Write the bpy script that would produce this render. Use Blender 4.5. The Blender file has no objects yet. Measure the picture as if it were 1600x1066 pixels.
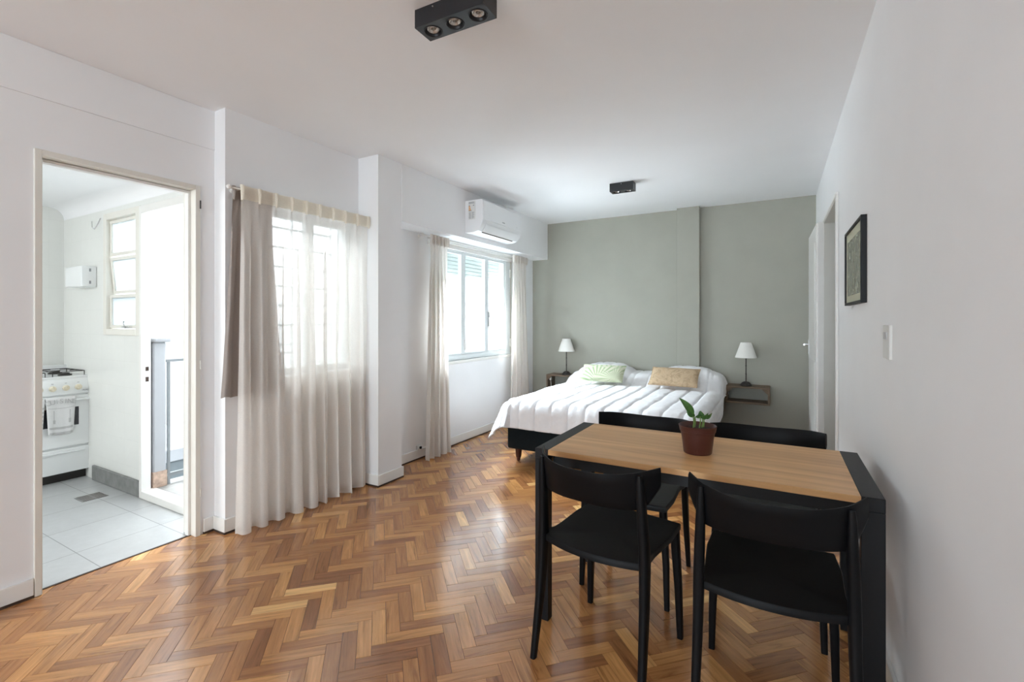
import bpy, bmesh, math, random
from mathutils import Vector, Matrix, noise
random.seed(7)
R = math.radians
C = bpy.context.scene.collection
sc = bpy.context.scene

# ------------------------------------------------------------------ camera
CAM_H = 1.32
cam_d = bpy.data.cameras.new('camera'); cam = bpy.data.objects.new('camera', cam_d); C.objects.link(cam)
cam_d.sensor_width = 36; cam_d.lens = 36 * 735 / 1600; cam_d.clip_start = 0.02
cam_d.shift_y = -33 / 1600
cam.location = (0, 0, CAM_H); cam.rotation_euler = (R(90), 0, math.atan2(414, 735))
sc.camera = cam
# ------------------------------------------------------------------ world, light, exposure
w = bpy.data.worlds.new('world'); sc.world = w; w.use_nodes = True
w.node_tree.nodes['Background'].inputs[0].default_value = (0.885, 0.95, 1.0, 1)
w.node_tree.nodes['Background'].inputs[1].default_value = 1.45
sc.view_settings.view_transform = 'Standard'; sc.view_settings.look = 'None'
sc.view_settings.gamma = 1; sc.view_settings.exposure = 1.28; sc.view_settings.use_curve_mapping = False
sc.cycles.use_denoising = True
sc.cycles.max_bounces = 12; sc.cycles.diffuse_bounces = 8; sc.cycles.transparent_max_bounces = 16
sc.cycles.sample_clamp_indirect = 8

def area(name, loc, aim, sx, sy, power, col):
    l = bpy.data.lights.new(name, 'AREA'); l.shape = 'RECTANGLE'; l.size = sx; l.size_y = sy; l.energy = power; l.color = col
    o = bpy.data.objects.new(name, l); C.objects.link(o); o.location = loc
    o.rotation_euler = (Vector(aim) - Vector(loc)).to_track_quat('-Z', 'Y').to_euler()
    return o
# daylight: skylight falling down the air shaft on to each window, plus added fill lamps at unseen rear openings
area('daylight_shaft_bedroom', (-5.4, 4.95, 3.5), (-2.0, 4.6, 0.9), 2.7, 2.0, 820, (0.83, 0.93, 1))
area('daylight_courtyard_floor', (-6.2, 4.95, -0.9), (-2.4, 4.5, 1.9), 2.9, 2.2, 190, (0.88, 0.95, 1))
area('daylight_shaft_balcony', (-5.2, 2.45, 3.6), (-2.9, 2.3, 1.2), 1.3, 1.2, 105, (0.88, 0.95, 1))
area('added_rear_fill', (-1.35, -5.6, 1.6), (-1.35, 2.5, 1.45), 3.0, 2.2, 86, (0.77, 0.91, 1))  # added fill lamp that evens out the room from behind the camera
area('added_kitchen_fill', (-4.9, -1.75, 1.8), (-2.9, 1.2, 0.3), 1.2, 1.2, 21, (1, 0.985, 0.95))  # added lamp, brightens the kitchen and the floor by its door

# ------------------------------------------------------------------ materials
def srgb(r, g, b):
    f = lambda c: (c / 255 / 12.92) if c / 255 <= 0.04045 else ((c / 255 + 0.055) / 1.055) ** 2.4
    return (f(r), f(g), f(b), 1)
class N:
    def __init__(s, name):
        s.m = bpy.data.materials.new(name); s.m.use_nodes = True; s.t = s.m.node_tree
        s.b = s.t.nodes['Principled BSDF']; s.out = s.t.nodes['Material Output']
    def n(s, typ, **kw):
        x = s.t.nodes.new('ShaderNode' + typ)
        for k, v in kw.items():
            if k in x.inputs: x.inputs[k].default_value = v
            else: setattr(x, k, v)
        return x
    def l(s, a, b): s.t.links.new(a, b)
    def ramp(s, fac, stops):
        r = s.n('ValToRGB'); e = r.color_ramp.elements
        while len(e) < len(stops): e.new(0.5)
        for i, (p, c) in enumerate(stops): e[i].position = p; e[i].color = c
        s.l(fac, r.inputs[0]); return r.outputs[0]
    def bump(s, h, strength, dist=0.01):
        b = s.n('Bump'); b.inputs['Strength'].default_value = strength; b.inputs['Distance'].default_value = dist
        s.l(h, b.inputs['Height']); s.l(b.outputs[0], s.b.inputs['Normal'])
    def coords(s, kind='Object', scale=(1, 1, 1)):
        t = s.n('TexCoord'); mp = s.n('Mapping'); mp.inputs['Scale'].default_value = scale
        s.l(t.outputs[kind], mp.inputs[0]); return mp.outputs[0]
def paint(name, col, rough=0.5, noise_scale=18, bump=0.05, var=0.03, metallic=0.0, spec=0.5):
    m = N(name); v = m.coords()
    nz = m.n('TexNoise', Scale=noise_scale, Detail=5.0); m.l(v, nz.inputs['Vector'])
    a = tuple(max(0, c * (1 - var)) for c in col[:3]) + (1,); b = tuple(min(1, c * (1 + var)) for c in col[:3]) + (1,)
    m.l(m.ramp(nz.outputs[0], [(0.3, a), (0.7, b)]), m.b.inputs['Base Color'])
    m.b.inputs['Roughness'].default_value = rough; m.b.inputs['Metallic'].default_value = metallic
    m.b.inputs['Specular IOR Level'].default_value = spec
    if bump: m.bump(nz.outputs[0], bump)
    return m.m
WHITE = paint('white_wall_paint', (0.845, 0.85, 0.86, 1), 0.55, 3, 0.03, 0.012)
CEIL = paint('white_ceiling_paint', (0.85, 0.855, 0.865, 1), 0.6, 2, 0.02, 0.012)
SAGE = paint('sage_green_paint', (0.362, 0.360, 0.305, 1), 0.55, 4, 0.04, 0.03)
TRIM = paint('white_gloss_trim', (0.80, 0.79, 0.76, 1), 0.3, 8, 0.02, 0.02)
CREAM = paint('cream_gloss_frame', (0.76, 0.74, 0.68, 1), 0.3, 8, 0.02, 0.02)
BEIGE = paint('beige_door_frame', (0.62, 0.61, 0.56, 1), 0.35, 8, 0.02, 0.02)
ALU = paint('white_lacquered_metal', (0.74, 0.78, 0.79, 1), 0.3, 8, 0.0, 0.01)
SHUT = paint('grey_green_shutter_slats', (0.62, 0.66, 0.63, 1), 0.5, 8, 0.02, 0.02)
BLACK = paint('black_plastic', (0.0045, 0.0045, 0.0052, 1), 0.48, 60, 0.02, 0.1, spec=0.16)
TBLACK = paint('black_painted_steel', (0.006, 0.0065, 0.008, 1), 0.45, 90, 0.03, 0.1, spec=0.28)
LBLACK = paint('black_lamp_lacquer', (0.010, 0.011, 0.014, 1), 0.38, 90, 0.02, 0.1)
STEEL = paint('brushed_steel', (0.6, 0.6, 0.6, 1), 0.3, 60, 0.02, 0.05, 1.0)
DARKM = paint('dark_bronze_metal', (0.03, 0.024, 0.022, 1), 0.4, 60, 0.02, 0.1)
BRASS = paint('aged_brass', (0.45, 0.36, 0.2, 1), 0.35, 60, 0.02, 0.1, 0.8)
SHADE = paint('off_white_lampshade_fabric', (0.80, 0.785, 0.74, 1), 0.8, 120, 0.15, 0.02)
ENAMEL = paint('white_stove_enamel', (0.80, 0.82, 0.82, 1), 0.2, 6, 0.0, 0.01)
KNOB = paint('cream_knob_plastic', (0.72, 0.66, 0.52, 1), 0.35, 30, 0.0, 0.03)
OVENGLASS = paint('dark_oven_glass', (0.03, 0.03, 0.035, 1), 0.08, 6, 0.0, 0.02)
IRON = paint('black_cast_iron', (0.02, 0.018, 0.016, 1), 0.55, 80, 0.1, 0.1)
ACW = paint('white_appliance_plastic', (0.82, 0.83, 0.84, 1), 0.3, 6, 0.0, 0.01)
GREYP = paint('grey_print', (0.3, 0.31, 0.33, 1), 0.6, 60, 0.0, 0.05)
LGREYP = paint('light_grey_print', (0.5, 0.5, 0.5, 1), 0.8, 60, 0.0, 0.05)
ORANGEP = paint('orange_print', (0.75, 0.38, 0.12, 1), 0.6, 60, 0.0, 0.05)
BASEFAB = paint('black_bed_base_fabric', (0.006, 0.010, 0.012, 1), 0.85, 160, 0.3, 0.2, spec=0.2)
LEGWOOD = paint('dark_red_leg_wood', (0.05, 0.012, 0.008, 1), 0.35, 30, 0.05, 0.2)
MATT = paint('white_mattress_ticking', (0.75, 0.75, 0.76, 1), 0.9, 90, 0.2, 0.02)
TERRA = paint('brown_red_plastic_pot', (0.065, 0.016, 0.011, 1), 0.45, 30, 0.02, 0.06)
SOIL = paint('dark_potting_soil', (0.03, 0.014, 0.010, 1), 0.95, 90, 0.9, 0.4)
STEM = paint('green_stem', (0.16, 0.26, 0.06, 1), 0.5, 60, 0.05, 0.15)
DARKGAP = paint('dark_stained_gap', (0.05, 0.028, 0.018, 1), 0.7, 30, 0.1, 0.2)
GREYCEM = paint('grey_cement_skirting', (0.20, 0.205, 0.20, 1), 0.8, 14, 0.4, 0.2)
EXTW = paint('white_rendered_wall', (0.84, 0.84, 0.84, 1), 0.8, 2.5, 0.1, 0.03)
EXTB = paint('pale_blue_white_render', (0.45, 0.465, 0.49, 1), 0.8, 3, 0.1, 0.04)
EXTG = paint('grey_concrete_ledge', (0.19, 0.22, 0.235, 1), 0.8, 6, 0.3, 0.12)
BRICKP = paint('exposed_brick_patch', (0.52, 0.38, 0.30, 1), 0.9, 30, 0.5, 0.25)
DUCTW = paint('white_socket_plastic', (0.72, 0.72, 0.70, 1), 0.35, 20, 0.0, 0.02)

def m_duvet():
    m = N('white_quilted_cotton'); v = m.coords()
    nz = m.n('TexNoise', Scale=9.0, Detail=8.0, Roughness=0.6); m.l(v, nz.inputs['Vector'])
    m.l(m.ramp(nz.outputs[0], [(0.3, (0.79, 0.79, 0.81, 1)), (0.7, (0.86, 0.86, 0.875, 1))]), m.b.inputs['Base Color'])
    m.b.inputs['Roughness'].default_value = 0.9; m.b.inputs['Sheen Weight'].default_value = 0.2
    m.bump(nz.outputs[0], 0.35, 0.03); return m.m
DUVET = m_duvet()

def m_wood(name, cols, scale, rough, axis, coat=0.0):
    m = N(name); v = m.coords('Object', scale)
    nz = m.n('TexNoise', Scale=1.0, Detail=8.0, Roughness=0.62, Distortion=0.6); m.l(v, nz.inputs['Vector'])
    col = m.ramp(nz.outputs[0], [(0.28, cols[0]), (0.45, cols[1]), (0.6, cols[2]), (0.75, cols[3])])
    m.l(col, m.b.inputs['Base Color']); m.b.inputs['Roughness'].default_value = rough
    m.b.inputs['Coat Weight'].default_value = coat
    m.bump(nz.outputs[0], 0.06, 0.004); return m.m
TABLEW = m_wood('light_oak_laminate', [(0.42, 0.215, 0.085, 1), (0.58, 0.325, 0.138, 1), (0.70, 0.415, 0.188, 1), (0.82, 0.52, 0.27, 1)], (0.9, 14, 14), 0.34, 0)
SHELFW = m_wood('weathered_pine', [(0.09, 0.058, 0.036, 1), (0.14, 0.095, 0.06, 1), (0.18, 0.125, 0.08, 1), (0.23, 0.16, 0.105, 1)], (5, 60, 60), 0.6, 0)

def m_parquet():
    m = N('herringbone_parquet_varnish')
    uv = m.n('UVMap', uv_map='UVMap'); mp = m.n('Mapping'); mp.inputs['Scale'].default_value = (3.2, 42, 1); m.l(uv.outputs[0], mp.inputs[0])
    at = m.n('Attribute', attribute_name='plank'); sep = m.n('SeparateColor'); m.l(at.outputs['Color'], sep.inputs[0])
    off = m.n('VectorMath', operation='ADD'); m.l(mp.outputs[0], off.inputs[0])
    cx = m.n('CombineXYZ'); mu = m.n('Math', operation='MULTIPLY'); mu.inputs[1].default_value = 300
    m.l(sep.outputs[2], mu.inputs[0]); m.l(mu.outputs[0], cx.inputs[2]); m.l(cx.outputs[0], off.inputs[1])
    nz = m.n('TexNoise', Scale=1.0, Detail=7.0, Roughness=0.65, Distortion=0.9); m.l(off.outputs[0], nz.inputs['Vector'])
    base = m.ramp(sep.outputs[0], [(0.0, (0.28, 0.115, 0.045, 1)), (0.22, (0.43, 0.195, 0.070, 1)), (0.5, (0.58, 0.285, 0.100, 1)), (0.78, (0.68, 0.36, 0.135, 1)), (1.0, (0.82, 0.49, 0.20, 1))])
    gr = m.ramp(nz.outputs[0], [(0.28, (0.46, 0.41, 0.38, 1)), (0.44, (0.88, 0.86, 0.84, 1)), (0.58, (1.05, 1.04, 1.03, 1)), (0.74, (1.35, 1.35, 1.35, 1))])
    mix = m.n('Mix', data_type='RGBA', blend_type='MULTIPLY'); mix.inputs[0].default_value = 1.0
    m.l(base, mix.inputs[6]); m.l(gr, mix.inputs[7]); m.l(mix.outputs[2], m.b.inputs['Base Color'])
    # worn, slightly uneven varnish
    v2 = m.coords('Object'); n2 = m.n('TexNoise', Scale=2.2, Detail=4.0); m.l(v2, n2.inputs['Vector'])
    rr = m.n('MapRange'); rr.inputs[3].default_value = 0.13; rr.inputs[4].default_value = 0.26
    m.l(n2.outputs[0], rr.inputs[0]); m.l(rr.outputs[0], m.b.inputs['Roughness'])
    m.b.inputs['Specular IOR Level'].default_value = 0.5
    m.b.inputs['Coat Weight'].default_value = 0.35; m.b.inputs['Coat Roughness'].default_value = 0.12
    n3 = m.n('TexNoise', Scale=14.0, Detail=3.0); m.l(v2, n3.inputs['Vector'])
    ad = m.n('Math', operation='MULTIPLY_ADD'); ad.inputs[1].default_value = 0.25; m.l(nz.outputs[0], ad.inputs[0]); m.l(n3.outputs[0], ad.inputs[2])
    m.bump(ad.outputs[0], 0.10, 0.006)
    return m.m
PARQ = m_parquet()

def m_tiles(name, col, groutcol, sx, sy, mortar, rough, plane, var=0.06, off=(0, 0)):
    m = N(name); t = m.n('TexCoord'); sp = m.n('SeparateXYZ'); m.l(t.outputs['Object'], sp.inputs[0])
    cb = m.n('CombineXYZ'); a, b = plane
    for i, (ax, o) in enumerate(((a, off[0]), (b, off[1]))):
        ad = m.n('Math', operation='ADD'); ad.inputs[1].default_value = o; m.l(sp.outputs[ax], ad.inputs[0]); m.l(ad.outputs[0], cb.inputs[i])
    br = m.n('TexBrick', offset=0.0, squash=1.0); m.l(cb.outputs[0], br.inputs['Vector'])
    br.inputs['Scale'].default_value = 1.0; br.inputs['Brick Width'].default_value = sx; br.inputs['Row Height'].default_value = sy
    br.inputs['Mortar Size'].default_value = mortar; br.inputs['Mortar Smooth'].default_value = 0.2
    br.inputs['Color1'].default_value = tuple(c * (1 - var) for c in col) + (1,); br.inputs['Color2'].default_value = tuple(c * (1 + var) for c in col) + (1,)
    br.inputs['Mortar'].default_value = groutcol
    nz = m.n('TexNoise', Scale=16.0, Detail=8.0, Roughness=0.7); m.l(t.outputs['Object'], nz.inputs['Vector'])
    gr = m.ramp(nz.outputs[0], [(0.3, (0.92, 0.92, 0.92, 1)), (0.62, (1, 1, 1, 1)), (0.72, (1.12, 1.12, 1.12, 1))])
    mix = m.n('Mix', data_type='RGBA', blend_type='MULTIPLY'); mix.inputs[0].default_value = 1.0 if var > 0.03 else 0.2
    m.l(br.outputs[0], mix.inputs[6]); m.l(gr, mix.inputs[7]); m.l(mix.outputs[2], m.b.inputs['Base Color'])
    m.b.inputs['Roughness'].default_value = rough; m.bump(br.outputs['Fac'], -0.25, 0.004)
    return m.m
KTILE = m_tiles('grey_floor_tiles', (0.44, 0.45, 0.45), (0.2, 0.2, 0.2, 1), 0.42, 0.42, 0.0025, 0.28, (0, 1), 0.05, (0.1, 0.15))
KWALL = m_tiles('white_wall_tiles', (0.76, 0.77, 0.74), (0.70, 0.71, 0.68, 1), 0.20, 0.20, 0.001, 0.3, (0, 2), 0.008)
KWALLB = m_tiles('white_wall_tiles_side', (0.76, 0.77, 0.74), (0.70, 0.71, 0.68, 1), 0.20, 0.20, 0.001, 0.3, (1, 2), 0.008)
BALCT = m_tiles('white_worn_balcony_tiles', (0.34, 0.335, 0.32), (0.4, 0.38, 0.36, 1), 0.2, 0.2, 0.003, 0.7, (0, 1), 0.06)

def m_cloth(name, col, transp, transl, scale=260):
    m = N(name); t = m.t
    v = m.coords('Object', (scale, scale, scale)); nz = m.n('TexNoise', Scale=1.0, Detail=2.0); m.l(v, nz.inputs['Vector'])
    cc = m.ramp(nz.outputs[0], [(0.3, tuple(c * 0.93 for c in col) + (1,)), (0.7, tuple(min(1, c * 1.05) for c in col) + (1,))])
    df = m.n('BsdfDiffuse'); tl = m.n('BsdfTranslucent'); tp = m.n('BsdfTransparent')
    m.l(cc, df.inputs[0]); m.l(cc, tl.inputs[0])
    m1 = m.n('MixShader'); m1.inputs[0].default_value = transl; m.l(df.outputs[0], m1.inputs[1]); m.l(tl.outputs[0], m1.inputs[2])
    m2 = m.n('MixShader'); m2.inputs[0].default_value = transp; m.l(m1.outputs[0], m2.inputs[1]); m.l(tp.outputs[0], m2.inputs[2])
    m.l(m2.outputs[0], m.out.inputs['Surface']); t.nodes.remove(m.b)
    return m.m
SHEER = m_cloth('cream_sheer_linen', (0.92, 0.885, 0.84), 0.26, 0.34)
HEADER = m_cloth('cream_curtain_heading', (0.92, 0.88, 0.79), 0.0, 0.38)
TAUPE = m_cloth('taupe_blackout_cloth', (0.36, 0.315, 0.29), 0.0, 0.10)
CURT2 = m_cloth('cream_linen_curtain', (0.80, 0.755, 0.71), 0.05, 0.42)
TOWEL = m_cloth('white_cotton_towel', (0.76, 0.76, 0.76), 0.0, 0.05)

def m_glass(name, tint, fac, rough=0.0):
    m = N(name); tp = m.n('BsdfTransparent'); tp.inputs[0].default_value = tint
    gl = m.n('BsdfGlossy', Roughness=rough) if rough == 0 else m.n('BsdfTranslucent')
    gl.inputs[0].default_value = (0.9, 0.95, 0.95, 1) if rough == 0 else (0.60, 0.625, 0.63, 1)
    mx = m.n('MixShader'); mx.inputs[0].default_value = fac
    m.l(tp.outputs[0], mx.inputs[1]); m.l(gl.outputs[0], mx.inputs[2]); m.l(mx.outputs[0], m.out.inputs['Surface']); m.t.nodes.remove(m.b)
    return m.m
GLASS = m_glass('clear_window_glass', (0.97, 0.98, 0.98, 1), 0.05)
FROST = m_glass('frosted_window_glass', (0.55, 0.57, 0.575, 1), 0.75, 0.4)
BULB = paint('reflector_bulb_glass', (0.62, 0.61, 0.58, 1), 0.12, 90, 0.3, 0.3, 0.6)

def m_leaf():
    m = N('glossy_green_leaf'); v = m.coords('Object')
    nz = m.n('TexNoise', Scale=40.0, Detail=4.0); m.l(v, nz.inputs['Vector'])
    m.l(m.ramp(nz.outputs[0], [(0.3, (0.022, 0.075, 0.014, 1)), (0.6, (0.06, 0.16, 0.03, 1)), (0.8, (0.16, 0.27, 0.07, 1))]), m.b.inputs['Base Color'])
    m.b.inputs['Roughness'].default_value = 0.35; return m.m
LEAF = m_leaf()
def m_cushion(name, kind):
    m = N(name); v = m.coords('Object', (1, 1, 1))
    if kind == 'green':
        # fronds: fine radiating stripes round several centres, faded in and out
        def frond(cx, cy, k, thin):
            mp = m.n('Mapping'); mp.inputs['Location'].default_value = (cx, cy, 0); m.l(v, mp.inputs[0])
            g = m.n('SeparateXYZ'); m.l(mp.outputs[0], g.inputs[0]); at = m.n('Math', operation='ARCTAN2'); m.l(g.outputs[1], at.inputs[0]); m.l(g.outputs[0], at.inputs[1])
            mu = m.n('Math', operation='MULTIPLY'); mu.inputs[1].default_value = k; m.l(at.outputs[0], mu.inputs[0]); sn = m.n('Math', operation='SINE'); m.l(mu.outputs[0], sn.inputs[0])
            return m.ramp(sn.outputs[0], [(0.0, (0, 0, 0, 1)), (thin, (1, 1, 1, 1))])
        f1 = frond(0.03, 0.14, 26, 0.8); f2 = frond(-0.16, 0.10, 30, 0.8)
        nz = m.n('TexNoise', Scale=6.0, Detail=3.0); m.l(v, nz.inputs['Vector'])
        c1 = m.n('Mix', data_type='RGBA'); c1.inputs[6].default_value = srgb(200, 198, 176); c1.inputs[7].default_value = srgb(142, 164, 124); m.l(f1, c1.inputs[0])
        c2 = m.n('Mix', data_type='RGBA'); c2.inputs[6].default_value = srgb(196, 196, 172); c2.inputs[7].default_value = srgb(158, 172, 138); m.l(f2, c2.inputs[0])
        mx = m.n('Mix', data_type='RGBA'); f = m.ramp(nz.outputs[0], [(0.44, (0, 0, 0, 1)), (0.56, (1, 1, 1, 1))])
        m.l(f, mx.inputs[0]); m.l(c1.outputs[2], mx.inputs[6]); m.l(c2.outputs[2], mx.inputs[7]); m.l(mx.outputs[2], m.b.inputs['Base Color'])
    else:
        nz = m.n('TexNoise', Scale=9.0, Detail=8.0, Roughness=0.75, Distortion=2.2); m.l(v, nz.inputs['Vector'])
        m.l(m.ramp(nz.outputs[0], [(0.3, srgb(128, 118, 82)), (0.4, srgb(166, 142, 112)), (0.52, srgb(194, 170, 140)), (0.64, srgb(180, 150, 116)), (0.75, srgb(216, 196, 158))]), m.b.inputs['Base Color'])
    m.b.inputs['Roughness'].default_value = 0.85; return m.m
CUSHG = m_cushion('palm_print_cushion_cloth', 'green'); CUSHB = m_cushion('tapestry_print_cushion_cloth', 'brown')
def m_print():
    m = N('grey_botanical_print'); v = m.coords('Object')
    nz = m.n('TexNoise', Scale=11.0, Detail=5.0, Distortion=2.0); m.l(v, nz.inputs['Vector'])
    m.l(m.ramp(nz.outputs[0], [(0.35, srgb(118, 122, 104)), (0.6, srgb(128, 132, 114)), (0.72, srgb(160, 163, 145))]), m.b.inputs['Base Color'])
    m.b.inputs['Roughness'].default_value = 0.25; return m.m
PRINT = m_print()
MATB = paint('pale_green_grey_mount', srgb(190, 192, 168), 0.35, 20, 0.0, 0.02)

# ------------------------------------------------------------------ mesh helpers
def link(name, bm, mat, parent=None, smooth=False, bevel=0.0, seg=2, solid=0.0, subsurf=0):
    me = bpy.data.meshes.new(name); bmesh.ops.recalc_face_normals(bm, faces=bm.faces[:]); bm.to_mesh(me); bm.free()
    for mt in (mat if isinstance(mat, list) else [mat]): me.materials.append(mt)
    o = bpy.data.objects.new(name, me); C.objects.link(o)
    if parent is not None: o.parent = parent
    if smooth:
        for p in me.polygons: p.use_smooth = True
        try: me.set_sharp_from_angle(angle=R(35 if smooth is True else smooth))
        except Exception: pass
    if solid:
        s = o.modifiers.new('s', 'SOLIDIFY'); s.thickness = solid; s.offset = 0
    if bevel:
        b = o.modifiers.new('b', 'BEVEL'); b.width = bevel; b.segments = seg; b.limit_method = 'ANGLE'; b.angle_limit = R(35)
        if not smooth:
            for p in me.polygons: p.use_smooth = True
            try: me.set_sharp_from_angle(angle=R(35))
            except Exception: pass
    if subsurf:
        s = o.modifiers.new('ss', 'SUBSURF'); s.levels = subsurf; s.render_levels = subsurf
    return o
def B(): return bmesh.new()
_k = [0]
def bx(bm, x0, x1, y0, y1, z0, z1, M=None):
    # every box a hair different in size so that faces which meet never coincide
    _k[0] = (_k[0] + 1) % 11; e = _k[0] * 0.00006; x0 -= e; x1 += e; y0 -= e; y1 += e; z0 += e * 0.3; z1 -= e * 0.3
    vs = [bm.verts.new((x, y, z)) for x in (x0, x1) for y in (y0, y1) for z in (z0, z1)]
    for f in ((0, 1, 3, 2), (4, 6, 7, 5), (0, 4, 5, 1), (2, 3, 7, 6), (0, 2, 6, 4), (1, 5, 7, 3)): bm.faces.new([vs[i] for i in f])
    if M is not None: bmesh.ops.transform(bm, matrix=M, verts=vs)
    return vs
def box(name, x0, x1, y0, y1, z0, z1, mat, parent=None, bevel=0.0, **k):
    bm = B(); bx(bm, x0, x1, y0, y1, z0, z1); return link(name, bm, mat, parent, bevel=bevel, **k)
def lathe(bm, prof, n=32, cx=0, cy=0, cz=0, M=None, close=False):
    rings = []
    allv = []
    for r, z in prof:
        if r < 1e-6: v = bm.verts.new((cx, cy, cz + z)); rings.append([v] * n); allv.append(v)
        else:
            ring = [bm.verts.new((cx + r * math.cos(2 * math.pi * i / n), cy + r * math.sin(2 * math.pi * i / n), cz + z)) for i in range(n)]
            rings.append(ring); allv += ring
    for a, b in zip(rings, rings[1:]):
        for i in range(n):
            q = [a[i], a[(i + 1) % n], b[(i + 1) % n], b[i]]
            u = []
            for v in q:
                if v not in u: u.append(v)
            if len(u) >= 3: bm.faces.new(u)
    if M is not None: bmesh.ops.transform(bm, matrix=M, verts=allv)
def tube(bm, pts, r, n=10, rf=None):
    pts = [Vector(p) for p in pts]; rings = []
    up = Vector((0, 0, 1))
    for i, p in enumerate(pts):
        t = (pts[min(i + 1, len(pts) - 1)] - pts[max(i - 1, 0)]).normalized()
        a = t.cross(up) if abs(t.dot(up)) < 0.95 else t.cross(Vector((1, 0, 0)))
        a.normalize(); b = t.cross(a).normalized(); rr = rf(i / (len(pts) - 1)) if rf else r
        rings.append([bm.verts.new(p + a * rr * math.cos(2 * math.pi * k / n) + b * rr * math.sin(2 * math.pi * k / n)) for k in range(n)])
    for A, Bq in zip(rings, rings[1:]):
        for k in range(n): bm.faces.new([A[k], A[(k + 1) % n], Bq[(k + 1) % n], Bq[k]])
    bm.faces.new(rings[0]); bm.faces.new(rings[-1][::-1])
def loft(bm, secs, n=16, e=4.0):
    """secs: (x, y, z, half width x, half depth y) rounded-rectangle sections stacked along z"""
    rings = []
    for x, y, z, a, b in secs:
        ring = []
        for k in range(n):
            th = 2 * math.pi * (k + 0.5) / n; c, s = math.cos(th), math.sin(th)
            ring.append(bm.verts.new((x + a * math.copysign(abs(c) ** (2 / e), c), y + b * math.copysign(abs(s) ** (2 / e), s), z)))
        rings.append(ring)
    for A, Bq in zip(rings, rings[1:]):
        for k in range(n): bm.faces.new([A[k], A[(k + 1) % n], Bq[(k + 1) % n], Bq[k]])
    bm.faces.new(rings[0]); bm.faces.new(rings[-1])
def prism(bm, outline, z0, z1, M=None):
    """extrude an (x, y) outline from z0 to z1"""
    a = [bm.verts.new((x, y, z0)) for x, y in outline]; b = [bm.verts.new((x, y, z1)) for x, y in outline]
    bm.faces.new(a[::-1]); bm.faces.new(b); n = len(a)
    for i in range(n): bm.faces.new([a[i], a[(i + 1) % n], b[(i + 1) % n], b[i]])
    if M is not None: bmesh.ops.transform(bm, matrix=M, verts=a + b)
def grid(bm, nu, nv, f, uvf=None):
    vs = [[bm.verts.new(f(i / nu, j / nv)) for j in range(nv + 1)] for i in range(nu + 1)]
    for i in range(nu):
        for j in range(nv): bm.faces.new([vs[i][j], vs[i + 1][j], vs[i + 1][j + 1], vs[i][j + 1]])
    return vs
def tag(o, label=None, cat=None, group=None, kind=None):
    if label: o['label'] = label
    if cat: o['category'] = cat
    if group: o['group'] = group
    if kind: o['kind'] = kind
    return o
def thing(name, loc, label, cat, group=None, rz=0.0):
    o = bpy.data.objects.new(name, None); C.objects.link(o); o.location = loc; o.rotation_euler = (0, 0, rz); o.empty_display_size = 0.1
    return tag(o, label, cat, group)
def struct(o): o['kind'] = 'structure'; return o
def copy_tree(o, parent=None):
    c = o.copy(); C.objects.link(c)
    if parent is not None: c.parent = parent
    for ch in list(o.children): copy_tree(ch, c)
    return c
def text_bm(bm, s, size, M, depth=0.0006):
    cu = bpy.data.curves.new('t', 'FONT'); cu.body = s; cu.size = size; cu.extrude = depth; cu.align_x = 'CENTER'
    ob = bpy.data.objects.new('t', cu); C.objects.link(ob); dg = bpy.context.evaluated_depsgraph_get(); dg.update()
    me = ob.evaluated_get(dg).to_mesh(); n0 = len(bm.verts); bm.from_mesh(me); bm.verts.ensure_lookup_table()
    bmesh.ops.transform(bm, matrix=M, verts=bm.verts[n0:]); ob.evaluated_get(dg).to_mesh_clear(); bpy.data.objects.remove(ob); bpy.data.curves.remove(cu)

# ================================================================== ROOM SHELL
CZ = 2.63          # ceiling
XL = -3.085        # wall with the kitchen door
XC = -2.965        # wall behind the sheer curtain
XP = -2.745        # pillar and beam face
XR = 0.357         # right wall
YB = 5.86          # sage wall
YR = -5.0          # rear wall behind the camera
XK = -5.56         # kitchen far wall
YK = 1.70          # kitchen window wall
KC = 2.31          # kitchen ceiling

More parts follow.
